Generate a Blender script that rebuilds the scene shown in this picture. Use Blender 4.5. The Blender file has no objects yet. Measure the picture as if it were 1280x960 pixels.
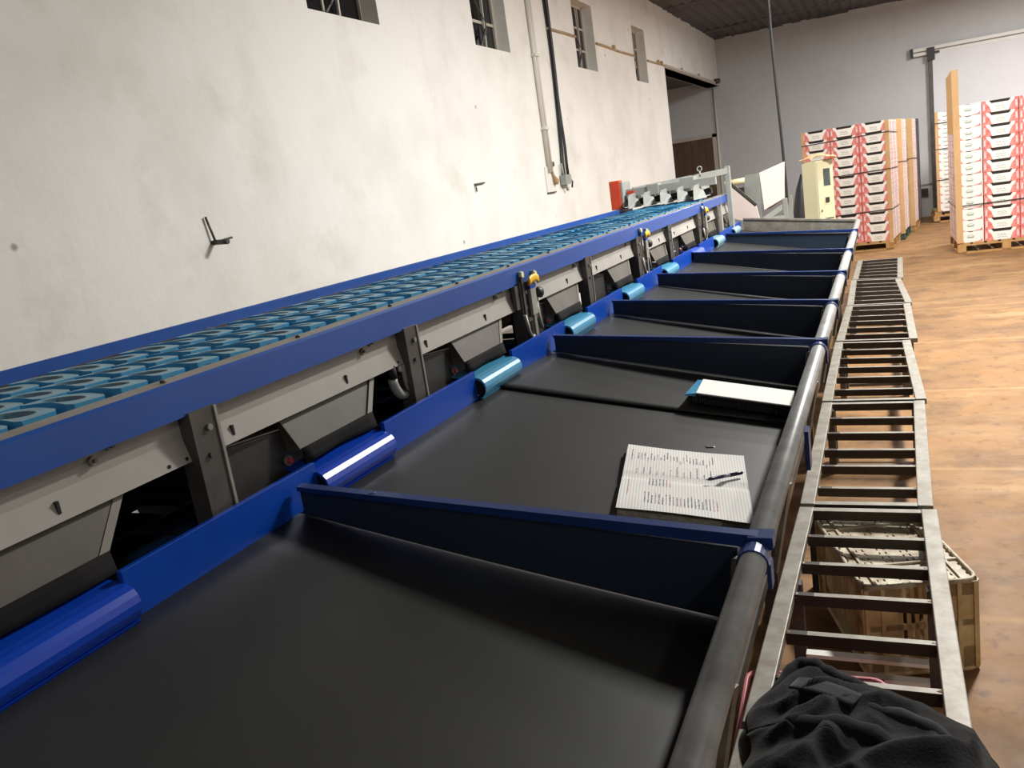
import bpy, bmesh, math, random
from mathutils import Vector, Matrix
random.seed(7)
PI = math.pi
C = bpy.context.scene.collection
sc = bpy.context.scene
rnd = random.Random(11)

# ------------------------------------------------------------------ materials
def srgb(r, g, b):
    f = lambda c: ((c/255+.055)/1.055)**2.4 if c/255 > .04045 else c/255/12.92
    return (f(r), f(g), f(b), 1)

def mat(name, col, rough=.6, metal=0., noise=None, bump=0., spec=.5, coat=0., sheen=0., nscale=8., emis=None):
    """noise=(dark colour, amount): blotchy wear mixed in over object coordinates"""
    m = bpy.data.materials.new(name); m.use_nodes = True
    nt = m.node_tree; b = nt.nodes['Principled BSDF']
    b.inputs['Base Color'].default_value = col
    b.inputs['Roughness'].default_value = rough
    b.inputs['Metallic'].default_value = metal
    b.inputs['Specular IOR Level'].default_value = spec
    b.inputs['Coat Weight'].default_value = coat
    b.inputs['Sheen Weight'].default_value = sheen
    if noise or bump:
        tc = nt.nodes.new('ShaderNodeTexCoord')
        n = nt.nodes.new('ShaderNodeTexNoise'); n.inputs['Scale'].default_value = nscale
        n.inputs['Detail'].default_value = 6; n.inputs['Roughness'].default_value = .65
        nt.links.new(tc.outputs['Object'], n.inputs['Vector'])
        if noise:
            r = nt.nodes.new('ShaderNodeValToRGB')
            r.color_ramp.elements[0].position = .35; r.color_ramp.elements[1].position = .72
            r.color_ramp.elements[0].color = (0, 0, 0, 1); r.color_ramp.elements[1].color = (noise[1],)*3+(1,)
            mx = nt.nodes.new('ShaderNodeMix'); mx.data_type = 'RGBA'
            mx.inputs['A'].default_value = col; mx.inputs['B'].default_value = noise[0]
            nt.links.new(n.outputs['Fac'], r.inputs['Fac'])
            nt.links.new(r.outputs['Color'], mx.inputs['Factor'])
            nt.links.new(mx.outputs['Result'], b.inputs['Base Color'])
        if bump:
            bp = nt.nodes.new('ShaderNodeBump'); bp.inputs['Strength'].default_value = bump
            bp.inputs['Distance'].default_value = .01
            nt.links.new(n.outputs['Fac'], bp.inputs['Height'])
            nt.links.new(bp.outputs['Normal'], b.inputs['Normal'])
    return m

M = {}
M['blue'] = mat('blue_paint', srgb(14, 68, 168), .32, noise=(srgb(12, 54, 138), .6), spec=.3, nscale=5)
M['blue_beam'] = mat('blue_beam_paint', srgb(30, 80, 160), .35, noise=(srgb(24, 66, 140), .6), nscale=4)
M['blue_out'] = mat('glossy_blue_sheet', srgb(12, 66, 184), .3, coat=.12, noise=(srgb(8, 48, 138), .5), nscale=3)
M['teal_out'] = mat('teal_sheet', srgb(62, 140, 180), .32, coat=.1, noise=(srgb(80, 150, 170), .5), nscale=3)
M['violet_out'] = mat('violet_blue_sheet', srgb(70, 100, 215), .3, coat=.2)
M['pale_out'] = mat('pale_teal_sheet', srgb(140, 180, 190), .3, coat=.2)
M['navy'] = mat('navy_edge', srgb(18, 50, 112), .4, noise=(srgb(12, 38, 88), .6))
M['navy_panel'] = mat('navy_rubber_panel', srgb(30, 44, 58), .55, noise=(srgb(20, 36, 62), .8), nscale=3)
M['rubber'] = mat('black_rubber_sheet', srgb(46, 47, 46), .46, noise=(srgb(56, 56, 54), .7), nscale=2.2, bump=.03, spec=.45)
M['flap'] = mat('black_flap', srgb(28, 27, 27), .85, spec=.15)
M['grey'] = mat('grey_paint', srgb(164, 160, 152), .5, noise=(srgb(140, 135, 126), .6), nscale=4)
M['grey2'] = mat('grey_green_paint', srgb(160, 163, 158), .5, noise=(srgb(135, 136, 132), .6), nscale=5)
M['hood'] = mat('dull_sheet_metal', srgb(88, 82, 73), .55, noise=(srgb(62, 55, 47), .9), nscale=5)
M['hood_lip'] = mat('folded_sheet_lip', srgb(122, 116, 105), .5, noise=(srgb(98, 90, 80), .8))
M['dark'] = mat('dark_steel', srgb(92, 88, 84), .45, .3, noise=(srgb(60, 56, 52), .8), nscale=9)
M['black'] = mat('black_plate', srgb(40, 39, 38), .5, noise=(srgb(52, 48, 44), .6))
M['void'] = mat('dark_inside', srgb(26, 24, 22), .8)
M['galv'] = mat('galvanised_steel', srgb(146, 143, 134), .52, .35, noise=(srgb(108, 98, 84), .9), nscale=14, bump=.05)
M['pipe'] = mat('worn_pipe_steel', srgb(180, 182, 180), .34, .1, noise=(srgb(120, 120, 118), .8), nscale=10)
M['rung_shade'] = mat('shaded_steel_side', srgb(62, 54, 46), .6, .2, noise=(srgb(40, 34, 30), .8), nscale=12)  # shade on rung sides put into the colour; tops stay galvanised
M['rust'] = mat('rusty_weld', srgb(150, 100, 50), .7, .2, noise=(srgb(90, 60, 35), .8), nscale=30)
M['cup'] = mat('blue_plastic_cup', srgb(104, 166, 192), .42, noise=(srgb(112, 148, 158), .9), nscale=14)
M['cup_side'] = mat('blue_plastic_side', srgb(54, 156, 214), .38, noise=(srgb(84, 146, 172), .7), nscale=20)
M['cup_in'] = mat('blue_plastic_bowl', srgb(84, 130, 156), .55, noise=(srgb(92, 106, 110), .8), nscale=20)
M['cup_dark'] = mat('dark_blue_tray', srgb(46, 86, 128), .5)
M['chain'] = mat('greasy_chain_bed', srgb(70, 56, 42), .7, noise=(srgb(40, 32, 26), .8), nscale=20)
M['flange'] = mat('dusty_flange', srgb(150, 147, 140), .55, noise=(srgb(120, 112, 100), .7), nscale=12)
M['yellow'] = mat('yellow_handle', srgb(240, 190, 30), .4)
M['red'] = mat('red_button', srgb(190, 40, 30), .4)
M['orange'] = mat('orange_red_paint', srgb(215, 72, 42), .45, noise=(srgb(185, 60, 38), .5))
M['white'] = mat('white_paint', srgb(232, 230, 222), .5)
M['cream'] = mat('cream_enamel', srgb(214, 208, 172), .45, noise=(srgb(196, 190, 158), .5), nscale=3)
M['cream_roller'] = mat('cream_plastic', srgb(232, 224, 180), .4)
M['pinkish'] = mat('pinkish_white_panel', srgb(226, 210, 202), .5, noise=(srgb(205, 192, 186), .5), nscale=4)
M['cable'] = mat('black_cable', srgb(38, 38, 42), .5)
M['card'] = mat('brown_cardboard', srgb(206, 168, 120), .75, noise=(srgb(188, 150, 104), .6), nscale=5)
M['cwhite'] = mat('carton_white', srgb(238, 234, 228), .6)
M['cred'] = mat('carton_red_print', srgb(214, 92, 86), .6, noise=(srgb(232, 168, 160), .9), nscale=26)
M['cpink'] = mat('carton_pink_print', srgb(226, 178, 178), .6, noise=(srgb(238, 225, 222), .9), nscale=16)
M['cmark'] = mat('carton_green_grey_print', srgb(150, 168, 152), .6)
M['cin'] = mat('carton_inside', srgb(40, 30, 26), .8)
M['wood'] = mat('pallet_pine', srgb(196, 154, 98), .7, noise=(srgb(150, 108, 62), .8), nscale=7)
M['wood_green'] = mat('pallet_green_wood', srgb(62, 92, 78), .7, noise=(srgb(50, 60, 48), .8), nscale=7)
M['strap'] = mat('black_strap', srgb(40, 36, 40), .4)
M['wrap'] = mat('dark_netting', srgb(84, 78, 82), .6)
M['paper'] = mat('white_paper', srgb(238, 236, 230), .7)
M['ink'] = mat('ink', srgb(120, 118, 128), .7)
M['ink_red'] = mat('red_ink', srgb(205, 165, 165), .7)
M['pageedge'] = mat('page_edges', srgb(196, 188, 170), .8, noise=(srgb(120, 112, 98), .9), nscale=60)
M['pen_blue'] = mat('pen_dark_blue', srgb(30, 32, 62), .3)
M['pen_clear'] = mat('pen_clear_barrel', srgb(150, 150, 165), .2)
M['sticker'] = mat('blue_sticker', srgb(40, 140, 200), .4, noise=(srgb(120, 170, 160), .6), nscale=40)
M['crate'] = mat('beige_plastic', srgb(232, 212, 164), .5, noise=(srgb(186, 150, 98), .9), nscale=9)
M['crate_dirty'] = mat('dirty_beige_plastic', srgb(222, 214, 186), .55, noise=(srgb(120, 84, 58), 1.), nscale=11)
M['pink'] = mat('pink_plastic', srgb(205, 120, 125), .5, noise=(srgb(170, 90, 92), .7), nscale=10)
M['fabric'] = mat('black_fleece', srgb(15, 15, 17), .9, sheen=.12, bump=.35, nscale=160, spec=.2)
M['fabric2'] = mat('grey_black_lining', srgb(30, 30, 33), .85, sheen=.2, bump=.3, nscale=160, spec=.2)
M['brown_door'] = mat('brown_door_wood', srgb(104, 80, 62), .6, noise=(srgb(78, 58, 44), .8), nscale=3)
M['glass'] = mat('night_glass', srgb(16, 17, 22), .12, spec=.6)
M['winframe'] = mat('window_grey_white_paint', srgb(206, 200, 188), .5, noise=(srgb(170, 160, 145), .6))
M['conduit'] = mat('painted_conduit', srgb(222, 218, 206), .5)
M['rusty_line'] = mat('stained_conduit', srgb(196, 176, 140), .7, noise=(srgb(150, 100, 55), .9), nscale=6)
M['screen'] = mat('dark_display', srgb(70, 78, 80), .25)

def m_page():
    m = bpy.data.materials.new('ruled_paper'); m.use_nodes = True
    nt = m.node_tree; b = nt.nodes['Principled BSDF']; b.inputs['Roughness'].default_value = .75
    tc = nt.nodes.new('ShaderNodeTexCoord'); w = nt.nodes.new('ShaderNodeTexWave')
    w.wave_type = 'BANDS'; w.bands_direction = 'X'; w.inputs['Scale'].default_value = 44
    nt.links.new(tc.outputs['Object'], w.inputs['Vector'])
    r = nt.nodes.new('ShaderNodeValToRGB')
    r.color_ramp.elements[0].position = .0; r.color_ramp.elements[0].color = srgb(198, 199, 204)
    r.color_ramp.elements[1].position = .35; r.color_ramp.elements[1].color = srgb(236, 233, 226)
    nt.links.new(w.outputs['Fac'], r.inputs['Fac']); nt.links.new(r.outputs['Color'], b.inputs['Base Color'])
    return m
M['page'] = m_page()

def m_wall(name, base, grime, blotch, spots=True):
    m = bpy.data.materials.new(name); m.use_nodes = True
    nt = m.node_tree; b = nt.nodes['Principled BSDF']; b.inputs['Roughness'].default_value = .85
    b.inputs['Specular IOR Level'].default_value = .25
    N, L = nt.nodes.new, nt.links.new
    tc = N('ShaderNodeTexCoord')
    def nz(scale, detail, lo, hi, amt, st=None):
        mp = N('ShaderNodeMapping')
        if st: mp.inputs['Scale'].default_value = st
        L(tc.outputs['Object'], mp.inputs['Vector'])
        n = N('ShaderNodeTexNoise'); n.inputs['Scale'].default_value = scale; n.inputs['Detail'].default_value = detail
        n.inputs['Roughness'].default_value = .6
        L(mp.outputs['Vector'], n.inputs['Vector'])
        mr = N('ShaderNodeMapRange'); mr.inputs['From Min'].default_value = lo; mr.inputs['From Max'].default_value = hi
        mr.inputs['To Max'].default_value = amt; L(n.outputs['Fac'], mr.inputs['Value'])
        return mr.outputs['Result'], n.outputs['Fac']
    prev = None
    for col, args in ((grime, (1.1, 8, .46, .74, .65)), (blotch, (2.5, 10, .54, .8, .6)),
                      (grime, (3., 6, .58, .8, .45, (1, 1, .25)))):
        f, _ = nz(*args)
        mx = N('ShaderNodeMix'); mx.data_type = 'RGBA'
        if prev is None: mx.inputs['A'].default_value = base
        else: L(prev, mx.inputs['A'])
        mx.inputs['B'].default_value = col
        L(f, mx.inputs['Factor']); prev = mx.outputs['Result']
    if spots:
        v = N('ShaderNodeTexVoronoi'); v.inputs['Scale'].default_value = 2.3; v.inputs['Randomness'].default_value = 1
        L(tc.outputs['Object'], v.inputs['Vector'])
        mr = N('ShaderNodeMapRange'); mr.inputs['From Min'].default_value = .05; mr.inputs['From Max'].default_value = .025
        mr.inputs['To Max'].default_value = .7; L(v.outputs['Distance'], mr.inputs['Value'])
        mx = N('ShaderNodeMix'); mx.data_type = 'RGBA'; L(prev, mx.inputs['A']); mx.inputs['B'].default_value = srgb(120, 110, 95)
        L(mr.outputs['Result'], mx.inputs['Factor']); prev = mx.outputs['Result']
    L(prev, b.inputs['Base Color'])
    f, raw = nz(6, 8, 0, 1, 1)
    bp = N('ShaderNodeBump'); bp.inputs['Strength'].default_value = .25; bp.inputs['Distance'].default_value = .02
    L(raw, bp.inputs['Height']); L(bp.outputs['Normal'], b.inputs['Normal'])
    return m
M['wall'] = m_wall('whitewashed_plaster', srgb(242, 240, 234), srgb(216, 213, 204), srgb(208, 205, 190))
M['wall_back'] = m_wall('grey_white_plaster', srgb(208, 208, 210), srgb(196, 195, 197), srgb(190, 189, 192), False)
M['panel_door'] = m_wall('cold_room_panel', srgb(232, 232, 236), srgb(224, 224, 228), srgb(220, 220, 226), False)
M['ceiling'] = m_wall('dark_roof_sheet', srgb(104, 102, 104), srgb(72, 70, 72), srgb(128, 124, 122), False)

def m_floor():
    m = bpy.data.materials.new('worn_brown_concrete'); m.use_nodes = True
    nt = m.node_tree; b = nt.nodes['Principled BSDF']
    N, L = nt.nodes.new, nt.links.new
    b.inputs['Specular IOR Level'].default_value = .35
    tc = N('ShaderNodeTexCoord')
    prev = None
    for col, sc_, det, lo, hi, amt, st in ((srgb(160, 120, 76), .7, 6, .4, .7, .8, (1, 1, 1)), (srgb(92, 66, 40), 2.6, 12, .46, .68, .85, (1, 1, 1)),
                                  (srgb(176, 142, 98), 1.2, 8, .55, .75, .6, (.35, 1.6, 1)), (srgb(62, 44, 28), 13, 12, .55, .75, .75, (1, 1, 1))):
        mp = N('ShaderNodeMapping'); mp.inputs['Scale'].default_value = st; L(tc.outputs['Object'], mp.inputs['Vector'])
        n = N('ShaderNodeTexNoise'); n.inputs['Scale'].default_value = sc_; n.inputs['Detail'].default_value = det; n.inputs['Roughness'].default_value = .65
        L(mp.outputs['Vector'], n.inputs['Vector'])
        mr = N('ShaderNodeMapRange'); mr.inputs['From Min'].default_value = lo; mr.inputs['From Max'].default_value = hi; mr.inputs['To Max'].default_value = amt
        L(n.outputs['Fac'], mr.inputs['Value'])
        mx = N('ShaderNodeMix'); mx.data_type = 'RGBA'
        if prev is None: mx.inputs['A'].default_value = srgb(132, 96, 58)
        else: L(prev, mx.inputs['A'])
        mx.inputs['B'].default_value = col; L(mr.outputs['Result'], mx.inputs['Factor']); prev = mx.outputs['Result']
    # pale cross joints every 1.45 m
    sp = N('ShaderNodeSeparateXYZ'); L(tc.outputs['Object'], sp.inputs['Vector'])
    md = N('ShaderNodeMath'); md.operation = 'PINGPONG'; md.inputs[1].default_value = .72; L(sp.outputs['Y'], md.inputs[0])
    mr = N('ShaderNodeMapRange'); mr.inputs['From Min'].default_value = .03; mr.inputs['From Max'].default_value = .005; mr.inputs['To Max'].default_value = .3
    L(md.outputs['Value'], mr.inputs['Value'])
    mx = N('ShaderNodeMix'); mx.data_type = 'RGBA'; L(prev, mx.inputs['A']); mx.inputs['B'].default_value = srgb(184, 148, 100)
    L(mr.outputs['Result'], mx.inputs['Factor']); L(mx.outputs['Result'], b.inputs['Base Color'])
    n = N('ShaderNodeTexNoise'); n.inputs['Scale'].default_value = 5; n.inputs['Detail'].default_value = 10; L(tc.outputs['Object'], n.inputs['Vector'])
    rr = N('ShaderNodeMapRange'); rr.inputs['To Min'].default_value = .45; rr.inputs['To Max'].default_value = .85; L(n.outputs['Fac'], rr.inputs['Value'])
    L(rr.outputs['Result'], b.inputs['Roughness'])
    bp = N('ShaderNodeBump'); bp.inputs['Strength'].default_value = .2; bp.inputs['Distance'].default_value = .01
    L(n.outputs['Fac'], bp.inputs['Height']); L(bp.outputs['Normal'], b.inputs['Normal'])
    return m
M['floor'] = m_floor()

# ------------------------------------------------------------------ mesh builder
ORG = {}
class MB:
    def __init__(s): s.bm = bmesh.new(); s.mats = []
    def mi(s, m):
        if isinstance(m, str): m = M[m]
        if m not in s.mats: s.mats.append(m)
        return s.mats.index(m)
    def poly(s, pts, m, smooth=False):
        f = s.bm.faces.new([s.bm.verts.new(p) for p in pts]); f.material_index = s.mi(m); f.smooth = smooth; return s
    def hexa(s, p, m):
        """p: 8 points, bottom ring then top ring"""
        v = [s.bm.verts.new(q) for q in p]; k = s.mi(m)
        for ix in ((3, 2, 1, 0), (4, 5, 6, 7), (0, 1, 5, 4), (1, 2, 6, 5), (2, 3, 7, 6), (3, 0, 4, 7)):
            s.bm.faces.new([v[i] for i in ix]).material_index = k
        return s
    def box(s, x0, x1, y0, y1, z0, z1, m, mx=None):
        p = [Vector(q) for q in ((x0, y0, z0), (x1, y0, z0), (x1, y1, z0), (x0, y1, z0), (x0, y0, z1), (x1, y0, z1), (x1, y1, z1), (x0, y1, z1))]
        if mx is not None: p = [mx @ q for q in p]
        return s.hexa(p, m)
    def bar(s, a, b, w, h, m, up=(0, 0, 1)):
        """rectangular bar from a to b, w across, h along up"""
        a, b = Vector(a), Vector(b); d = (b-a).normalized(); up = Vector(up)
        x = d.cross(up).normalized(); u = x.cross(d).normalized()
        r = lambda c: [c-x*w/2-u*h/2, c+x*w/2-u*h/2, c+x*w/2+u*h/2, c-x*w/2+u*h/2]
        A, B_ = r(a), r(b)
        v = [s.bm.verts.new(q) for q in A+B_]; k = s.mi(m)
        for ix in ((3, 2, 1, 0), (4, 5, 6, 7), (0, 1, 5, 4), (1, 2, 6, 5), (2, 3, 7, 6), (3, 0, 4, 7)):
            s.bm.faces.new([v[i] for i in ix]).material_index = k
        return s
    def prism(s, prof, ax, a0, a1, m, smooth=False, caps=True, closed=True):
        """2-D profile swept along axis ax ('x': prof=(y,z), 'y': (x,z), 'z': (x,y))"""
        P = {'x': lambda p, t: (t, p[0], p[1]), 'y': lambda p, t: (p[0], t, p[1]), 'z': lambda p, t: (p[0], p[1], t)}[ax]
        k = s.mi(m); A = [s.bm.verts.new(P(p, a0)) for p in prof]; B_ = [s.bm.verts.new(P(p, a1)) for p in prof]
        n = len(prof)
        for i in range(n if closed else n-1):
            j = (i+1) % n
            f = s.bm.faces.new((A[i], A[j], B_[j], B_[i])); f.material_index = k; f.smooth = smooth
        if caps and closed:
            s.bm.faces.new(A[::-1]).material_index = k; s.bm.faces.new(B_).material_index = k
        return s
    def tube(s, pts, r, m, seg=8, caps=True):
        pts = [Vector(p) for p in pts]; k = s.mi(m); rings = []
        rr = r if isinstance(r, (list, tuple)) else [r]*len(pts)
        pu = None
        for i, p in enumerate(pts):
            d = (pts[min(i+1, len(pts)-1)]-pts[max(i-1, 0)]).normalized()
            if pu is None: pu = Vector((0, 0, 1)) if abs(d.z) < .9 else Vector((1, 0, 0))
            x = d.cross(pu).normalized(); u = x.cross(d).normalized(); pu = u
            rings.append([s.bm.verts.new(p+(x*math.cos(2*PI*j/seg)+u*math.sin(2*PI*j/seg))*rr[i]) for j in range(seg)])
        for a, b in zip(rings, rings[1:]):
            for j in range(seg):
                f = s.bm.faces.new((a[j], a[(j+1) % seg], b[(j+1) % seg], b[j])); f.material_index = k; f.smooth = True
        if caps:
            s.bm.faces.new(rings[0][::-1]).material_index = k; s.bm.faces.new(rings[-1]).material_index = k
        return s
    def grid(s, f, nu, nv, m, smooth=True):
        k = s.mi(m); V = [[s.bm.verts.new(f(i/nu, j/nv)) for j in range(nv+1)] for i in range(nu+1)]
        for i in range(nu):
            for j in range(nv):
                q = s.bm.faces.new((V[i][j], V[i+1][j], V[i+1][j+1], V[i][j+1])); q.material_index = k; q.smooth = smooth
        return s
    def mesh(s, name, off=(0, 0, 0)):
        bmesh.ops.recalc_face_normals(s.bm, faces=s.bm.faces)
        bmesh.ops.translate(s.bm, vec=-Vector(off), verts=s.bm.verts)
        me = bpy.data.meshes.new(name); s.bm.to_mesh(me); s.bm.free()
        for m in s.mats: me.materials.append(m)
        return me
    def build(s, name, parent=None, origin=None, bevel=0, local=False):
        """coordinates are world ones unless local; origin: where the object's own base sits"""
        if parent is not None: o0 = Vector((0, 0, 0)) if local else ORG[parent.name]
        else: o0 = Vector(origin) if origin is not None else Vector((0, 0, 0))
        off = (0, 0, 0) if local else o0
        o = bpy.data.objects.new(name, s.mesh(name, off)); C.objects.link(o)
        if parent is not None: o.parent = parent
        else: o.location = o0
        ORG[o.name] = o0
        if bevel:
            b = o.modifiers.new('bevel', 'BEVEL'); b.width = bevel; b.segments = 2; b.limit_method = 'ANGLE'
        return o

def tag(o, label=None, cat=None, group=None, kind=None):
    if label: o['label'] = label
    if cat: o['category'] = cat
    if group: o['group'] = group
    if kind: o['kind'] = kind
    return o
def thing(name, loc, label, cat, group=None, rz=0):
    o = bpy.data.objects.new(name, None); C.objects.link(o); o.location = loc; o.rotation_euler.z = rz
    o.empty_display_size = .1; ORG[o.name] = Vector(loc)
    return tag(o, label, cat, group)
def struct(mb, name, **k): return tag(mb.build(name, **k), kind='structure')

# ------------------------------------------------------------------ camera (28 mm equivalent phone lens, hand-held with a tilt)
cam = bpy.data.cameras.new('camera'); co = bpy.data.objects.new('camera', cam); C.objects.link(co)
yaw, pitch, roll, FPX = -0.442732, -0.2200206, 0.1497343, 1036.
cy, sy, cp, sp = math.cos(yaw), math.sin(yaw), math.cos(pitch), math.sin(pitch)
fw = Vector((sy*cp, cy*cp, sp)); rt = Vector((cy, -sy, 0)); dn = fw.cross(rt)
cr, sr = math.cos(roll), math.sin(roll)
r2 = cr*rt+sr*dn; d2 = -sr*rt+cr*dn
mw = Matrix((( r2.x, -d2.x, -fw.x, 0), (r2.y, -d2.y, -fw.y, 0), (r2.z, -d2.z, -fw.z, 1.6), (0, 0, 0, 1)))
co.matrix_world = mw
cam.sensor_width = 36; cam.lens = FPX*36/1280; cam.clip_start = .05; cam.clip_end = 100
sc.camera = co

# ------------------------------------------------------------------ room
XW, YB, ZC = -3.1, 18.8, 4.19
OP0, OP1, OPZ = 13.9, 18.8, 3.22          # opening at the far end of the left wall
WINS = [(4.49, 5.30, 2.87, 3.66), (6.83, 7.58, 2.89, 3.66), (9.53, 10.28, 2.91, 3.66), (12.07, 12.76, 2.92, 3.66)]
T = .24
mb = MB()
ys = sorted({-3., OP0, OP1} | {w[0] for w in WINS} | {w[1] for w in WINS})
for a, b in zip(ys, ys[1:]):
    w = next((w for w in WINS if w[0] == a and w[1] == b), None)
    if a >= OP0: mb.box(XW-T, XW, a, b, OPZ, ZC, 'wall')
    elif w: mb.box(XW-T, XW, a, b, 0, w[2], 'wall'); mb.box(XW-T, XW, a, b, w[3], ZC, 'wall')
    else: mb.box(XW-T, XW, a, b, 0, ZC, 'wall')
struct(mb, 'wall_left')
struct(MB().box(-6, 6.2, YB, YB+.2, 0, ZC+.3, 'wall_back'), 'wall_back')
struct(MB().box(6, 6.2, -3, YB, 0, ZC+.3, 'wall_back'), 'wall_right')
struct(MB().box(-6, 6.2, -3.2, -3, 0, ZC+.3, 'wall_back'), 'wall_front')
struct(MB().box(-6.2, -6, 13.6, YB+.2, 0, ZC, 'wall_back'), 'wall_recess')
struct(MB().box(-6, XW-T, 13.6, 13.8, 0, ZC, 'wall_back'), 'wall_recess_side')
struct(MB().box(-6.2, 6.2, -3.2, YB+.2, -.1, 0, 'floor'), 'floor')
mb = MB()                                   # roof of corrugated sheets with a ragged mortar edge along the walls
n = 150
prof = []
for i in range(n+1):
    x = XW-.1+(6.2-XW)*i/n
    prof.append((x, ZC+.018*math.sin(x*2*PI/.18)))
mb.prism(prof+[(6.2, ZC+.12), (XW-.1, ZC+.12)], 'y', -3.2, YB+.2, 'ceiling')
for k in range(6): mb.box(XW+.02, 6, 1.6+k*3.2, 1.7+k*3.2, ZC-.02, ZC+.1, 'ceiling')
struct(mb, 'ceiling')
mb = MB()
rr = random.Random(3)
x = XW
while x < 5:
    w = rr.uniform(.05, .22); mb.box(x, x+w, YB-.012, YB, ZC-.03-rr.uniform(0, .035), ZC+.02, 'ceiling'); x += w
y = 6.
while y < YB:
    w = rr.uniform(.05, .25); mb.box(XW, XW+.012, y, y+w, ZC-.025-rr.uniform(0, .03), ZC+.02, 'ceiling'); y += w
struct(mb, 'trim_1')
struct(MB().box(-6, XW-T, 13.8, YB, OPZ+.12, OPZ+.2, 'ceiling'), 'ceiling_recess')
# lintel of the opening and stained conduit running along the wall
mb = MB(); mb.prism([(XW+.01, OPZ), (XW-T-.02, OPZ), (XW-T-.02, OPZ+.05), (XW+.04, OPZ+.05), (XW+.04, OPZ+.02)], 'y', OP0-.03, OP1, 'winframe'); struct(mb, 'trim_2')
wc = thing('wall_conduit', (XW, 8.62, 3.23), 'stained horizontal conduit along the white wall to the dark opening', 'conduit')
for a, b in ((8.62, 9.52), (10.29, 12.06), (12.77, 18.35)):
    n = max(2, int((b-a)/.3))
    mb = MB().tube([(XW+.014, a+(b-a)*q/n, 3.225+.005*math.sin((a+q)*1.3)+.005*(a+(b-a)*q/n-8.6)) for q in range(n+1)], .013, 'rusty_line', 6)
    mb.build('conduit_run', wc)
for yy in (11.0, 13.4, 13.62, 15.1, 16.6): MB().box(XW, XW+.035, yy, yy+.06, 3.222+.005*(yy-8.6), 3.275+.005*(yy-8.6), 'rusty_line').build('clip', wc)
MB().tube([(XW+.02, 18.3, 3.28), (XW+.1, 18.36, 3.28)], .05, 'dark', 8).build('end_cap', wc)

# windows: deep reveal, grey steel frame with glazing bars, one tilted sash
for i, (y0, y1, z0, z1) in enumerate(WINS):
    xf = XW-.15
    mb = MB(); f = .022
    for a in (y0, y1-f): mb.box(xf, xf+.03, a, a+f, z0, z1, 'winframe')
    for a in (z0, z1-f): mb.box(xf, xf+.03, y0, y1, a, a+f, 'winframe')
    w = struct(mb, 'window_%d' % (i+1), origin=(xf, y0, z0))
    mb = MB()
    for k in (1, 2): 
        zz = z0+(z1-z0)*k/3; mb.box(xf, xf+.025, y0, y1, zz-.012, zz+.012, 'winframe')
    for k in ((.36, .7) if i else (.45,)):
        yy = y0+(y1-y0)*k; mb.box(xf, xf+.022, yy-.009, yy+.009, z0, z1, 'winframe')
    mb.build('glazing_bar', w)
    MB().box(xf+.005, xf+.01, y0+.01, y1-.01, z0+.01, z1-.01, 'glass').build('pane', w)
    mb = MB(); ym = y0+(y1-y0)*.62                              # casement arm and opened sash
    mb.bar((xf+.04, ym, z0+.03), (xf+.05, ym+.02, z1-.05), .016, .016, 'winframe', (0, 1, 0))
    mb.bar((xf+.04, y0+.36, z0+.05), (xf+.06, ym, z0+.2), .012, .012, 'dark', (1, 0, 0))
    mb.tube([(xf+.05, y0+.40+.10*math.sin(t*.45), z0+.1+.035*t) for t in range(15)], .007, 'dark', 6)
    mb.build('casement_stay', w)
# brown door in the recess
mb = MB()
for k in range(6):
    a = -4.24+k*.155; mb.box(a, a+.15, YB-.06, YB-.015, .0, 2.2, 'brown_door')
d = struct(mb, 'door_1', origin=(-3.8, YB-.04, 0))
mb = MB().box(-4.32, -4.24, YB-.07, YB, 0, 2.27, 'winframe').box(-3.31, -3.23, YB-.07, YB, 0, 2.27, 'winframe').box(-4.32, -3.23, YB-.07, YB, 2.2, 2.28, 'winframe')
mb.build('door_frame', d)
MB().tube([(-3.38, YB-.09, 1.02), (-3.38, YB-.06, 1.02)], .02, 'dark').build('door_handle', d)
struct(MB().tube([(-3.2, YB-.03, 0), (-3.2, YB-.03, 3.2)], .02, 'conduit'), 'trim_3')
# sliding cold-room door with its rail
d = struct(MB().box(.93, 3.6, YB-.09, YB-.02, .03, 3.06, 'panel_door'), 'door_2', origin=(.9, YB-.05, 0))
MB().box(.86, .93, YB-.1, YB-.01, .02, 3.0, 'dark').build('door_edge', d)
mb = MB(); mb.box(.6, 4.2, YB-.1, YB-.02, 3.14, 3.2, 'white').box(.6, 4.2, YB-.1, YB-.02, 3.06, 3.115, 'white').box(.6, 4.2, YB-.06, YB-.01, 3.05, 3.2, 'grey2')
mb.build('door_rail', d); MB().box(.555, .605, YB-.11, YB-.01, 3.05, 3.21, 'black').build('rail_end_cap', d)
MB().box(.84, .97, YB-.14, YB-.1, 2.95, 3.18, 'black').box(.97, 1.05, YB-.14, YB-.1, 3.06, 3.1, 'black').build('rail_hanger', d)
mb = MB().tube([(.42, YB-.03, .62), (.86, YB-.03, .64)], .012, 'grey2').box(.66, .78, YB-.09, YB, .4, .56, 'black'); mb.build('door_latch', d)

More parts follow.
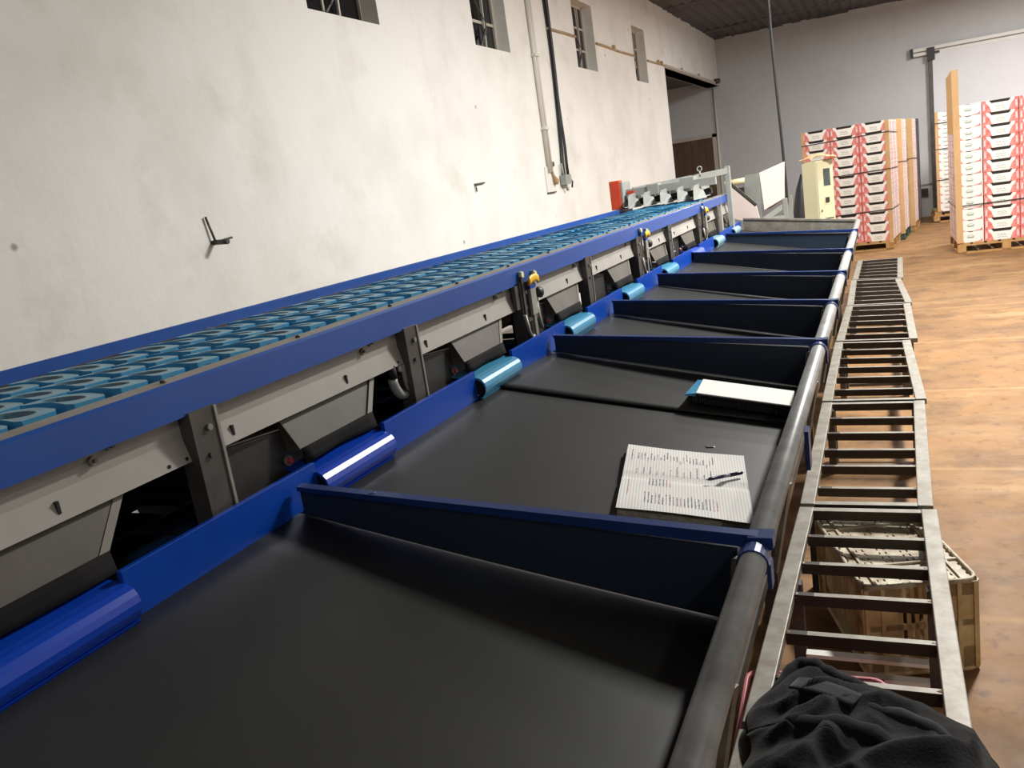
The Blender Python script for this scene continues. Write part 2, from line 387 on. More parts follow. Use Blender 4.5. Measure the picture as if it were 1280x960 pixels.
# ------------------------------------------------------------------ things on the left wall
def hook(y, z, label, style):
    o = thing('wall_hook', (XW, y, z), label, 'hook')
    mb = MB()
    if style == 0:
        mb.tube([(XW, y, z), (XW+.1, y, z-.005)], .013, 'dark'); mb.build('peg', o)
        mb = MB().tube([(XW+.02, y, z), (XW+.012, y-.025, z+.13)], .006, 'dark').tube([(XW+.02, y, z), (XW+.012, y+.13, z+.012)], .006, 'dark'); mb.build('wire_arm', o)
    else:
        mb.tube([(XW, y, z), (XW+.015, y, z), (XW+.015, y+.17, z+.005)], .007, 'dark').tube([(XW+.012, y, z), (XW+.012, y+.01, z-.06)], .006, 'dark'); mb.build('wire_arm', o)
hook(3.29, 1.595, 'small bent steel peg with two wire arms on the left white wall', 0)
hook(6.39, 1.742, 'thin dark wire hook on the white wall left of the conduits', 1)
mb = MB()
for dy in (0, .06):
    mb.tube([(XW+.02, 8.12+dy, 4.2), (XW+.02, 8.12+dy, 1.78)], .02, 'conduit', 10)
o = thing('conduit_pipe', (XW, 8.15, 1.6), 'pale painted twin conduit running down the white wall to a socket', 'conduit')
mb.build('pipe', o)
for zz in (2.9, 2.2, 3.6): MB().box(XW, XW+.05, 8.09, 8.21, zz, zz+.025, 'conduit').build('pipe_clip', o)
MB().box(XW, XW+.012, 8.03, 8.28, 1.58, 1.84, 'white').box(XW, XW+.02, 8.03, 8.26, 1.575, 1.587, 'hood').build('wall_plate', o)
MB().tube([(XW+.02, 8.19, 1.80), (XW+.03, 8.21, 1.74), (XW+.035, 8.24, 1.69), (XW+.035, 8.245, 1.655)], [.012, .014, .035, .02], 'rusty_line', 8).build('socket_plug', o)
MB().tube([(XW, 8.25, 1.86), (XW+.03, 8.25, 1.86)], .025, 'hood', 8).build('knob', o)
o = thing('cable_bundle', (XW, 8.55, 1.6), 'bundle of black cables hanging down the white wall from the roof', 'cable')
mb = MB(); rc = random.Random(5)
for k in range(6):
    ph = rc.uniform(0, 6); dx = rc.uniform(0, .03); dy = rc.uniform(-.03, .03)
    pts = []
    for i in range(17):
        t = i/16; z = 4.2-t*2.5; spread = 1+2.2*max(0, t-.72)*3
        pts.append((XW+.008+dx, 8.62-.02*t+.03*math.sin(t*3.3)+dy*spread+.012*math.sin(t*9+ph)-(.0 if t < .9 else .02), z))
    mb.tube(pts, .0095, 'cable', 6)
mb.build('cable', o)
mb = MB(); mb.tube([(XW+.03, 8.47, 1.86), (XW+.04, 8.47, 1.74)], .012, 'grey2').box(XW+.01, XW+.07, 8.44, 8.62, 1.64, 1.74, 'grey2')
mb.tube([(XW+.05, 8.62, 1.7), (XW+.06, 8.67, 1.66), (XW+.05, 8.66, 1.6)], .01, 'dark'); mb.tube([(XW+.04, 8.5, 1.65), (XW+.04, 8.54, 1.58)], .014, 'grey2'); mb.build('connector', o)

# ------------------------------------------------------------------ sorting machine
sm = thing('sorting_machine', (-1.65, 3.5, 0), 'long blue and grey fruit sorting machine with rows of blue cups beside the white wall', 'sorting machine')
Y0, Y1 = -.5, 7.65
# front beam: blue face, dusty flange
mb = MB(); mb.prism([(-1.25, 1.28), (-1.25, 1.345), (-1.256, 1.351), (-1.262, 1.345), (-1.262, 1.28)], 'y', Y0, 6.38, 'blue_beam'); mb.build('front_beam', sm)
mb = MB(); mb.prism([(-1.247, 1.285), (-1.247, 1.340), (-1.256, 1.346), (-1.262, 1.34), (-1.262, 1.285)], 'y', 6.42, Y1, 'blue_beam'); mb.build('front_beam', sm)
mb = MB(); mb.prism([(-1.257, 1.35), (-1.318, 1.35), (-1.318, 1.30), (-1.31, 1.30), (-1.31, 1.343), (-1.257, 1.343)], 'y', Y0, Y1, 'flange')
for yy in [1.15+.42*k for k in range(15)]: mb.tube([(-1.285, yy, 1.349), (-1.285, yy, 1.356)], .006, 'dark', 6)
mb.build('front_flange', sm)
mb = MB(); mb.prism([(-2.02, 1.326), (-2.02, 1.360), (-2.024, 1.364), (-2.035, 1.364), (-2.035, 1.326)], 'y', Y0, Y1-.4, 'blue_beam'); mb.build('rear_beam', sm)
mb = MB(); mb.box(-2.02, -1.93, Y0, Y1-.4, 1.318, 1.326, 'flange').box(-1.955, -1.945, Y0, Y1-.4, 1.326, 1.338, 'chain')
for yy in [.9+.55*k for k in range(12)]: mb.tube([(-1.99, yy, 1.326), (-1.99, yy, 1.336)], .007, 'dark', 6)
mb.build('rear_flange', sm)
MB().box(-1.95, -1.31, Y0, Y1-.4, 1.285, 1.298, 'chain').build('chain_bed', sm)
MB().box(-1.965, -1.955, Y0, Y1, .90, 1.318, 'void').build('shade_backing', sm)  # added dark sheet standing in for the shade inside the machine
# grey side panel, folded, with slots
mb = MB(); mb.prism([(-1.276, 1.30), (-1.276, 1.236), (-1.264, 1.187), (-1.27, 1.185), (-1.284, 1.236), (-1.284, 1.30)], 'y', Y0, Y1, 'grey')
for yy in [.86+.42*k for k in range(16)]: mb.box(-1.272, -1.266, yy, yy+.006, 1.20, 1.222, 'void')
for yy in [1.10+.85*k for k in range(8)]:
    for q in (0, .045): mb.tube([(-1.28, yy+q, 1.196), (-1.2645, yy+q, 1.196)], .004, 'void', 6)
pan = mb.build('side_panel', sm)
mb = MB()
for k in range(9):
    for yy, zz in ((.95+.85*k, 1.262), (.99+.85*k, 1.276)):
        mb.tube([(-1.278, yy, zz), (-1.268, yy, zz)], .0085, 'galv', 8); mb.tube([(-1.27, yy, zz), (-1.262, yy, zz)], .004, 'dark', 6)
mb.build('bolt', pan)
# posts, cabinets, outlets; one bay every 0.85 m
BAY = .85
OUTM = ['blue_out', 'blue_out', 'teal_out', 'teal_out', 'teal_out', 'teal_out', 'violet_out', 'pale_out', 'pale_out']
posts = [.36, 1.19, 2.01, 2.85, 3.62, 4.50, 5.26, 6.20, 7.0]
for yy in posts:
    mb = MB(); mb.prism([(-1.244, yy-.035), (-1.244, yy+.035), (-1.289, yy+.035), (-1.289, yy+.029), (-1.251, yy+.029), (-1.251, yy-.029), (-1.289, yy-.029), (-1.289, yy-.035)], 'z', 0, 1.285, 'dark')
    mb.box(-1.245, -1.2405, yy+.029, yy+.036, .9, 1.283, 'flange')
    p = mb.build('post', sm)
    MB().tube([(-1.244, yy+.006, 1.245), (-1.237, yy+.006, 1.245)], .007, 'galv', 6).tube([(-1.244, yy-.004, 1.19), (-1.238, yy-.004, 1.19)], .006, 'dark', 6).build('bolt', p)
    MB().box(-2.05, -1.99, yy-.03, yy+.03, 0, 1.32, 'dark').build('rear_post', sm)
for k in range(-1, 8):
    y = 1.44+BAY*k; s_end = y+.30                                    # outlet from y to y+.3
    y_a = y if k >= 0 else .1
    if k == -1: s_end = .90
    m = OUTM[k+1]
    # blue outlet sheet: flat slide turning down over a rounded nose
    pr = [(-1.47, 1.085), (-1.215, 1.060)]+[(-1.207+.034*math.sin(a*PI/8*.95)-.005, 1.025+.034*math.cos(a*PI/8*.95)) for a in range(0, 9)]+[(-1.19, .992)]
    pr2 = [(p[0]-.004, p[1]-.006) for p in pr[::-1]]
    ol = MB().prism(pr+pr2, 'y', y_a, s_end, m, smooth=False)
    ol.build('outlet_sheet', sm)
    MB().tube([(-1.207, y_a+.012, 1.024), (-1.207, s_end-.012, 1.024)], .026, 'void', 14).build('roller', sm)
    # fan-shaped hood above it, folded lip on its edge, black rubber flap below
    a0, a1 = y_a+.02, s_end-.012
    top = [(-1.283, a0-.02, 1.186), (-1.283, a1+.115, 1.186)]; bot = [(-1.252, a0, 1.104), (-1.252, a1+.03, 1.104)]
    mb = MB(); mb.poly([bot[0], bot[1], top[1], top[0]], 'hood'); mb.poly([bot[0], top[0], (-1.45, a0, 1.2), (-1.45, a0, 1.1)], 'hood')
    mb.poly([bot[1], top[1], (-1.45, a1+.1, 1.2), (-1.45, a1, 1.1)], 'hood')
    ho = mb.build('hood', sm); s6 = ho.modifiers.new('t', 'SOLIDIFY'); s6.thickness = .003
    mb = MB(); e1 = Vector(bot[1]); e2 = Vector(top[1]); w_ = Vector((0, -.022, 0)); n_ = Vector((.004, 0, .003))
    mb.hexa([e1+w_, e1, e1+n_, e1+w_+n_, e2+w_, e2, e2+n_, e2+w_+n_], 'hood_lip'); mb.build('hood_lip', ho)
    mb = MB()
    def flap(u, v):
        yy = a0+(a1+.03-a0)*u
        return (-1.251+.006*v+.004*math.sin(u*9)*v, yy, 1.108+(1.072+.003*math.sin(u*5)-1.108)*v)
    mb.grid(flap, 10, 3, 'flap'); fo = mb.build('flap', sm); so = fo.modifiers.new('thick', 'SOLIDIFY'); so.thickness = .004
    # black cabinet left of the outlet with a red push button
    if k >= 0:
        c0, c1 = y-.17, y+.105
        if k == 7: c0, c1 = y-.16, y+.02
        mb = MB(); mb.hexa([(-1.37, c0, .85), (-1.295, c0, .85), (-1.295, c1, .85), (-1.37, c1, .85), (-1.37, c0, 1.175), (-1.295, c0, 1.172), (-1.295, c1, 1.146), (-1.37, c1, 1.15)], 'black')
        cb = mb.build('cabinet_box', sm, bevel=.003)
        MB().hexa([(-1.375, c0, 1.176), (-1.294, c0, 1.174), (-1.294, c1, 1.148), (-1.375, c1, 1.152), (-1.375, c0, 1.178), (-1.294, c0, 1.177), (-1.294, c1, 1.151), (-1.375, c1, 1.155)], 'flange').build('lid', cb)
        mb = MB().tube([(-1.295, y+.012, 1.082), (-1.285, y+.012, 1.082)], .013, 'galv', 10).tube([(-1.29, y+.012, 1.082), (-1.278, y+.012, 1.082)], .007, 'red', 8)
        mb.build('push_button', cb)
# hooks (slotted hanger plates) and over-centre clamps with yellow handles
for yy in (1.965, 3.655, 5.36):
    mb = MB()
    mb.prism([(yy-.02, 1.185), (yy+.03, 1.185), (yy+.03, 1.13), (yy+.022, 1.108), (yy+.008, 1.108), (yy, 1.13), (yy-.004, 1.165), (yy-.02, 1.17)], 'x', -1.268, -1.262, 'grey')
    mb.tube([(-1.262, yy+.015, 1.125), (-1.252, yy+.015, 1.125)], .008, 'dark', 8)
    h = mb.build('hanger_plate', sm)
    mb = MB(); mb.tube([(-1.275, yy-.045+.055*(1-math.cos(a*PI/14)), 1.155-.06*math.sin(a*PI/14)) for a in range(0, 9)], [.014]*6+[.012, .011, .009], 'grey2', 8)
    mb.tube([(-1.272, yy-.045, 1.155), (-1.276, yy-.04, 1.19)], .013, 'void', 8)
    mb.tube([(-1.26, yy+.012, 1.098), (-1.255, yy+.03, 1.103)], .006, 'galv', 6).build('hook', h)
for yy in (2.90, 4.62, 6.40):
    mb = MB(); mb.box(-1.262, -1.238, yy-.075, yy-.058, 1.10, 1.325, 'dark').box(-1.262, -1.238, yy+.05, yy+.064, 1.09, 1.315, 'grey2')
    mb.box(-1.25, -1.235, yy-.06, yy+.055, 1.135, 1.150, 'dark').box(-1.266, -1.25, yy-.12, yy-.02, 1.19, 1.285, 'dark')
    mb.tube([(-1.25, yy+.06, 1.23), (-1.232, yy+.085, 1.225)], .022, 'black', 10)
    mb.tube([(-1.245, yy-.068, 1.315), (-1.232, yy-.068, 1.315)], .012, 'cream_roller', 8).tube([(-1.245, yy+.058, 1.30), (-1.232, yy+.058, 1.30)], .012, 'cream_roller', 8)
    c = mb.build('clamp', sm)
    MB().box(-1.236, -1.226, yy-.03, yy+.02, 1.155, 1.285, 'flange').box(-1.238, -1.225, yy-.032, yy+.024, 1.255, 1.268, 'blue').box(-1.242, -1.23, yy-.018, yy+.004, 1.04, 1.155, 'galv').build('lever', c)
    def arc(u, v, rr=.0):
        a = PI*(.16+.68*u); return (-1.224+.002*math.sin(PI*v), yy-.004-.052*math.cos(a)*(1), 1.258+.022*math.sin(a)+.026*v)
    mb = MB().grid(arc, 10, 3, 'yellow'); ha = mb.build('yellow_handle', c); s2 = ha.modifiers.new('t', 'SOLIDIFY'); s2.thickness = .008
    MB().tube([(-1.24, yy-.085, 1.165), (-1.236, yy-.075, 1.10), (-1.236, yy-.05, 1.065), (-1.236, yy-.035, 1.08)], .008, 'galv', 6).tube([(-1.24, yy+.035, 1.20), (-1.236, yy+.045, 1.12), (-1.236, yy+.055, 1.09)], .008, 'galv', 6).build('link', c)
# carrier cups, three staggered lanes
def cup_mesh(flat=False):
    mb = MB(); W, D, H = .0765, .044, .040
    n = 24
    def outer(a):
        c, s_ = math.cos(a), math.sin(a); k = 1/max(abs(c), abs(s_)); x, y = c*k*W, s_*k*D
        if s_ < 0 and abs(s_) >= abs(c): y += .014*(1-(x/W)**2)            # hollowed near edge
        if s_ > 0 and abs(s_) >= abs(c): y += .006*(1-(x/W)**2)
        return x, y
    zt = lambda x, y: H*.5-.004*(abs(x)/W)
    R0 = []; R1 = []; R2 = []; RB = []
    for i in range(n):
        a = 2*PI*(i+.5)/n; x, y = outer(a)
        R0.append(mb.bm.verts.new((x, y, zt(x, y))))
        RB.append(mb.bm.verts.new((x*.97, y*.92, -H*.5)))
        ex, ey = .052*math.cos(a), .004+.029*math.sin(a)
        R1.append(mb.bm.verts.new((ex, ey, H*.5-.002)))
        R2.append(mb.bm.verts.new((ex*.6, .004+(ey-.004)*.6, H*.5-.022)))
    c0 = mb.bm.verts.new((0, .004, H*.5-.027))
    A, B_, I = mb.mi('cup'), mb.mi('cup_side'), mb.mi('cup_in')
    for i in range(n):
        j = (i+1) % n
        for q, k in (((R0[i], R0[j], R1[j], R1[i]), A), ((RB[i], RB[j], R0[j], R0[i]), B_), ((R1[i], R1[j], R2[j], R2[i]), I)):
            f = mb.bm.faces.new(q); f.material_index = k; f.smooth = k == I
        f = mb.bm.faces.new((R2[i], R2[j], c0)); f.material_index = I; f.smooth = True
    mb.bm.faces.new(RB[::-1]).material_index = B_
    mb.box(W-.002, W+.0012, -.006, .006, -.009, .008, 'cup_dark')
    return mb
cup_me = cup_mesh().mesh('fruit_cup')
LANES = [(-1.452, .0), (-1.620, .050), (-1.795, .012)]
rows = []
PITCH = .1035
for r in range(72):
    for li, (lx, off) in enumerate(LANES):
        y = .02+r*PITCH+off
        if y > 7.25: continue
        rows.append((y, lx))
vis = [q for q in rows if q[0] > .74]; vis.sort(); near, rest = vis[:99], vis[99:]+[q for q in rows if q[0] <= .74]
rj = random.Random(2)
def cup_mx(y, lx):
    return Matrix.Translation((lx+rj.uniform(-.004, .004), y+rj.uniform(-.003, .003), 1.331)) @ Matrix.Rotation(rj.uniform(-.03, .03), 4, 'Y') @ Matrix.Rotation(rj.uniform(-.03, .03)-.04, 4, 'X') @ Matrix.Rotation(rj.uniform(-.03, .03), 4, 'Z')
for y, lx in near:
    o = bpy.data.objects.new('fruit_cup', cup_me); C.objects.link(o); o.parent = sm
    o.matrix_local = Matrix.Translation(-ORG[sm.name]) @ cup_mx(y, lx)
mb = MB()
for mm in cup_me.materials: mb.mi(mm)
for y, lx in rest:
    tmp = bmesh.new(); tmp.from_mesh(cup_me); tmp.transform(cup_mx(y, lx)); me = bpy.data.meshes.new('t'); tmp.to_mesh(me); tmp.free(); mb.bm.from_mesh(me); bpy.data.meshes.remove(me)
st = mb.build('distant_fruit_cups', sm); st['kind'] = 'stuff'
mb = MB()                                                                   # cups on their way back underneath
for r in range(16):
    for lx in (-1.42, -1.60, -1.78):
        y = .35+r*.2+(.08 if lx == -1.60 else 0)
        mb.hexa([(lx-.06, y-.06, .86), (lx+.06, y-.06, .86), (lx+.06, y+.06, .86), (lx-.06, y+.06, .86), (lx-.08, y-.075, .95), (lx+.08, y-.075, .95), (lx+.08, y+.075, .95), (lx-.08, y+.075, .95)], 'cup_dark')
for r in range(9): mb.box(-1.9, -1.33, .3+r*.4, .33+r*.4, .955, .975, 'dark')
rc_ = mb.build('returning_cups', sm); rc_['kind'] = 'stuff'
MB().box(-1.38, -1.34, Y0, Y1, .70, .78, 'dark').box(-2.0, -1.95, Y0, Y1, .70, .78, 'dark').build('lower_rail', sm)
# head of the machine: cross beam, lane guides, red box, upright
mb = MB(); mb.box(-2.03, -1.25, 7.04, 7.10, 1.455, 1.515, 'grey2').box(-2.03, -1.5, 7.35, 7.40, 1.47, 1.52, 'grey2')
mb.bar((-1.95, 7.07, 1.50), (-1.22, 7.5, 1.545), .035, .05, 'grey2'); mb.build('head_beam', sm)
for i, gx in enumerate((-1.93, -1.80, -1.66, -1.52, -1.39)):
    mb = MB(); mb.hexa([(gx-.006, 6.82, 1.36), (gx+.006, 6.82, 1.36), (gx+.006, 7.5, 1.36), (gx-.006, 7.5, 1.36), (gx-.006, 6.84, 1.47), (gx+.006, 6.84, 1.47), (gx+.006, 7.5, 1.50), (gx-.006, 7.5, 1.50)], 'grey2')
    mb.hexa([(gx, 6.80, 1.36), (gx+.085, 6.9, 1.365), (gx+.085, 6.91, 1.365), (gx, 6.81, 1.36), (gx, 6.82, 1.46), (gx+.06, 6.9, 1.43), (gx+.06, 6.91, 1.43), (gx, 6.83, 1.46)], 'grey2')
    g = mb.build('lane_guide', sm)
    MB().tube([(gx+.02, 7.12, 1.40), (gx+.09, 7.12, 1.41)], .028, 'black', 10).build('brush', g)
mb = MB(); mb.box(-2.12, -2.03, 6.95, 7.05, 1.36, 1.60, 'orange').box(-2.03, -2.005, 6.96, 7.2, 1.37, 1.585, 'grey2')
rb = mb.build('red_box', sm, bevel=.006); MB().tube([(-2.0, 7.0, 1.44), (-1.96, 7.0, 1.45)], .03, 'dark', 10).box(-1.99, -1.93, 7.03, 7.05, 1.44, 1.5, 'orange').build('gearbox', rb)
MB().box(-1.245, -1.205, 7.48, 7.54, 0, 1.585, 'grey2').box(-1.32, -1.25, 7.18, 7.24, .9, 1.34, 'grey').build('end_upright', sm, bevel=.002)
MB().tube([(-1.42, 7.3, 1.53), (-1.42, 7.3, 1.575)], .008, 'grey2', 6).tube([(-1.42+.02*math.cos(a*PI/4), 7.3, 1.595+.02*math.sin(a*PI/4)) for a in range(9)], .006, 'grey2', 6).build('lifting_eye', sm)
MB().box(-1.56, -1.44, 7.12, 7.3, 1.49, 1.545, 'grey2').box(-1.82, -1.72, 7.03, 7.15, 1.44, 1.53, 'grey2').build('bearing_block', sm, bevel=.004)

# ------------------------------------------------------------------ collecting table beside the machine
tb = thing('collecting_table', (-.72, 3.5, 0), 'long sloping black rubber collecting table with blue dividers and a steel pipe edge', 'table')
PX, PZ = -.228, .945
XA, ZA, XB, ZB = -1.222, .992, -.292, .806
XE = -.252
DIV = [1.365, 2.965, 3.76, 4.65, 5.67, 6.97]
zbelt = lambda x: ZA+(x-XA)/(XB-XA)*(ZB-ZA)
edges = [-.7, 1.365, 2.42, 2.965, 3.76, 4.65, 5.67, 6.97, 7.99]
for i, (a, b) in enumerate(zip(edges, edges[1:])):
    lift = .012 if i == 2 else 0
    def bf(u, v, a=a, b=b, lift=lift, i=i):
        x = XA+((XE if i < 4 else -.27)-XA)*u; bow = -.004*math.sin(PI*u)
        aa = a+(.10*u if i == 2 else 0); bb = b+(.14 if i == 1 else 0)
        return (x, aa+(bb-aa)*v, zbelt(x)+bow+lift*(1-v))
    o = MB().grid(bf, 16, 12, 'rubber').build('rubber_bed', tb)
    s3 = o.modifiers.new('t', 'SOLIDIFY'); s3.thickness = .006; s3.offset = -1
# extend bed one beneath the next one
MB().tube([(PX, -.7, PZ), (PX, 8.02, PZ)], .0235, 'pipe', 20).build('edge_pipe', tb)
MB().prism([(-.262, .79), (-.268, .90), (-.245, .935), (-.24, .93), (-.258, .895), (-.252, .79)], 'y', -.7, 8.0, 'galv').build('side_plate', tb)
MB().prism([(-.235, .925), (-.222, .925), (-.222, .885), (-.235, .885)], 'y', -.7, 8.0, 'dark').build('pipe_rib', tb)
for i, y in enumerate(DIV):
    xl, xr = -1.195, -.262
    mb = MB(); t = .003
    pr = [(xl, zbelt(xl)+.002), (xr, .803), (xr, .948), (xl, 1.05)]
    mb.prism(pr, 'y', y-t, y+t, 'navy_panel'); d = mb.build('divider', tb)
    mb = MB()
    mb.hexa([(xl, y-.012, 1.046), (-.20, y-.012, .950), (-.20, y+.012, .950), (xl, y+.012, 1.046), (xl, y-.012, 1.056), (-.20, y-.012, .974), (-.20, y+.012, .974), (xl, y+.012, 1.056)], 'navy')
    for q in (.2, .55, .85): mb.tube([(xl+(xr-xl)*q, y, 1.053-.1*q*.9), (xl+(xr-xl)*q, y, 1.060-.1*q*.9)], .008, 'navy', 6)
    mb.build('top_edge', d)
    mb = MB(); mb.prism([(PX+.027*math.cos(a*PI/9), PZ+.027*math.sin(a*PI/9)) for a in range(18)], 'y', y-.058, y-.024, 'navy')
    mb.box(-.206, -.199, y-.056, y-.026, .90, .945, 'navy').box(-.24, -.198, y-.018, y+.02, .955, .976, 'navy')
    mb.build('pipe_clamp', d)
    MB().hexa([(-.285, y-.02, .81), (-.258, y-.02, .81), (-.258, y-.006, .81), (-.285, y-.006, .81), (-.27, y-.02, .935), (-.245, y-.02, .935), (-.245, y-.006, .935), (-.27, y-.006, .935)], 'galv').build('end_bracket', d)
mb = MB().box(-.205, -.195, 2.04, 2.09, .84, .94, 'navy').build('pipe_tab', tb)
for yy in (1.0, 1.75, 2.6, 3.4, 4.3, 5.2, 6.2, 7.2):
    MB().bar((-.215, yy, .92), (-.26, yy+.02, .70), .012, .012, 'galv').build('pipe_stay', tb)
for k in range(-1, 8):
    a = .90+.845*k; b = a+.545
    if k == -1: continue
    if k == 7: b = 7.9
    mb = MB().box(-1.222, -1.210, a, b, .985, 1.080, 'blue')
    mb.build('blue_side_board', tb, bevel=.0015)
mb = MB(); mb.hexa([(-1.2, 7.985, .985), (-.24, 7.985, .80), (-.24, 8.0, .80), (-1.2, 8.0, .985), (-1.2, 7.985, 1.09), (-.23, 7.985, .955), (-.23, 8.0, .955), (-1.2, 8.0, 1.09)], 'galv'); mb.build('end_plate', tb)
MB().hexa([(-1.2, 7.975, 1.083), (-.22, 7.975, .948), (-.22, 8.02, .948), (-1.2, 8.02, 1.083), (-1.2, 7.975, 1.097), (-.22, 7.975, .965), (-.22, 8.02, .965), (-1.2, 8.02, 1.097)], 'galv').build('end_rim', tb)
for yy in (-.4, 1.1, 2.75, 4.4, 6.05, 7.85):
    for xx in (-.42, -1.16):
        MB().box(xx-.025, xx+.025, yy-.025, yy+.025, 0, zbelt(xx)-.03, 'dark').build('leg', tb)
    MB().bar((-1.2, yy, zbelt(-1.2)-.05), (-.27, yy, zbelt(-.27)-.05), .04, .04, 'dark').build('cross_beam', tb)
MB().box(-.445, -.415, -.4, 7.85, .2, .24, 'dark').build('lower_stretcher', tb)

# ------------------------------------------------------------------ things lying on the table
slope = math.atan2(ZB-ZA, XB-XA)
def on_belt(x, y, rz=0, h=0):
    return Matrix.Translation((x, y, zbelt(x)+h)) @ Matrix.Rotation(-slope, 4, 'Y') @ Matrix.Rotation(rz, 4, 'Z')
def root_m(name, mw_, label, cat):
    o = thing(name, (0, 0, 0), label, cat); o.matrix_world = mw_; return o
# open exercise book: page x = along table width, y = along the table
ob = root_m('notebook', on_belt(-.481, 1.905, math.radians(12.4), .0), 'open ruled notebook covered in handwriting lying on the black table', 'notebook')
W, H = .305, .405
def pg(u, v):
    x = -W/2+W*u+.006*(v-.5)+.008*(u-.5)*0; y = -H/2+H*v
    e = .004*math.sin(v*9+u*4)*(abs(v-.5)*2)
    return (x, y, .0195-.006*math.exp(-((v-.5)/.02)**2)+.006*abs(v-.5)+e*.6)
o = MB().grid(pg, 14, 24, 'page').build('page', ob, local=True)
mb = MB()
for i in range(6):
    z = .0003+i*.0019; j = rj.uniform(-.002, .002)
    mb.box(-W/2+j, W/2+j*.5, -H/2-.003+rj.uniform(-.003, .002), H/2+rj.uniform(-.003, .002), z, z+.0017, 'pageedge')
mb.build('page_block', ob, local=True)
MB().box(-W/2-.004, W/2+.002, -H/2-.005, H/2+.004, -.0018, .0005, 'black').build('cover', ob, local=True)
hw_ = {}; rh = random.Random(9)
def stroke(x, y, ln, k):
    """a squiggle of handwriting along +y at page x"""
    yy = y
    while yy < y+ln:
        w = rh.uniform(.003, .008); u, v = x/W+.5, yy/H+.5
        z = pg(u, min(1, max(0, v)))[2]+.0008
        hw_.setdefault((x > 0, y > 0), MB()).poly([(x-rh.uniform(.0006, .0022), yy, z), (x+rh.uniform(.0006, .0022), yy, z), (x+rh.uniform(.0004, .002), yy+w*.8, z), (x-rh.uniform(.0004, .002), yy+w*.8, z)], k)
        yy += w+rh.uniform(.0005, .004)
for c in range(26):
    x = -W/2+.018+c*.0083
    if c in (0, 1): segs = [(.1, .065), (-.12, .09)] if c == 0 else []
    else: segs = [(.125-rh.uniform(0, .03), rh.uniform(.01, .05))] if c % 2 else [(.11, .04), (.02, rh.uniform(.02, .06))]
    if 5 < c < 13: segs += [(-.05, .05)]
    if 4 < c: segs += [(-.16, rh.uniform(.04, .07))]
    for yy, ln in segs: stroke(x, yy, ln, 'ink_red' if rh.random() < .3 else 'ink')
for b_ in hw_.values(): b_.build('handwriting', ob, local=True)
pn = root_m('pen', on_belt(-.392, 1.946, math.radians(50), .033) @ Matrix.Scale(.78, 4), 'dark blue ballpoint pen with a clear grip lying on the open notebook', 'pen')
MB().tube([(-.06, 0, 0), (-.05, 0, 0), (.0, 0, 0)], [.0035, .0058, .0058], 'pen_blue', 10).build('grip', pn, local=True)
MB().tube([(.0, 0, 0), (.028, 0, 0)], .0054, 'pen_clear', 10).build('barrel', pn, local=True)
MB().tube([(.028, 0, 0), (.075, 0, 0), (.082, 0, 0)], [.006, .0062, .003], 'pen_blue', 10).build('cap', pn, local=True)
MB().tube([(-.068, 0, 0), (-.06, 0, 0)], [.001, .0033], 'galv', 8).build('tip', pn, local=True)
# spiral-bound planner with the white book on it
sb = root_m('spiral_planner', on_belt(-.445, 2.635, math.radians(1), .012), 'closed black spiral planner under the white book on the black table', 'notebook')
MB().box(-.165, .155, -.075, .085, .0, .034, 'black').build('cover', sb, local=True, bevel=.003)
mb = MB()
for i in range(34):
    x = -.145+i*.0078; mb.tube([(x, -.078+.016*math.cos(a*PI/4), .018+.016*math.sin(a*PI/4)) for a in range(9)], .0016, 'dark', 5, caps=False)
mb.build('spiral', sb, local=True)
wb = root_m('white_book', on_belt(-.430, 2.605, math.radians(3), .047), 'thin white book with a blue end on the black spiral planner', 'book')
MB().box(-.145, .145, -.082, .082, .010, .014, 'paper').box(-.143, .142, -.074, .078, .001, .010, 'black').build('cover', wb, local=True, bevel=.001)
MB().hexa([(-.180, -.085, .001), (-.145, -.082, .001), (-.145, .08, .001), (-.165, .08, .001), (-.178, -.085, .005), (-.145, -.082, .012), (-.145, .08, .012), (-.163, .08, .007)], 'sticker').build('blue_end', wb, local=True)
for x, y, l in ((-.475, 2.225, 'tiny dark scrap on the table behind the open notebook'),):
    MBs = MB().box(-.012, .008, -.005, .006, 0, .004, 'black').box(.008, .013, -.004, .004, 0, .003, 'paper')
    o = MBs.build('scrap', origin=(0, 0, 0)); o.matrix_world = on_belt(x, y, .5, -.004); tag(o, l, 'scrap')

# ------------------------------------------------------------------ row of low steel stands
# near-left, far-left, near-right, far-right corners on the floor plan
STANDS = [((-.372, .36), (-.353, 1.66), (.095, .42), (.112, 1.66)),
          ((-.350, 1.685), (-.331, 2.955), (.122, 1.685), (.116, 2.955)),
          ((-.331, 2.985), (-.336, 4.315), (.106, 2.985), (.132, 4.30)),
          ((-.338, 4.345), (-.342, 5.745), (.142, 4.33), (.107, 5.69)),
          ((-.338, 5.785), (-.322, 7.095), (.150, 5.73), (.142, 7.02)),
          ((-.318, 7.125), (-.328, 8.49), (.156, 7.06), (.098, 8.37)),
          ((-.318, 8.53), (-.305, 9.93), (.120, 8.41), (.142, 9.89))]
SLAB = ['low steel ladder-like stand under the black jacket in the foreground', 'low steel ladder-like stand directly over the beige crate',
        'low steel ladder-like stand just beyond the beige crate', 'fourth low steel ladder-like stand counted from the jacket', 'fifth low steel ladder-like stand counted from the jacket',
        'second-last low steel ladder-like stand before the pallets', 'farthest low steel ladder-like stand, ending near the pallets']
RUNGS = {1: (2.719, 2.516, 2.315, 2.10, 1.891), 2: (4.056, 3.83, 3.60, 3.40, 3.16)}
LEGS = {1: (1.80, 2.43), 2: (3.02, 4.27), 0: (.5, 1.55)}
ZT = .36
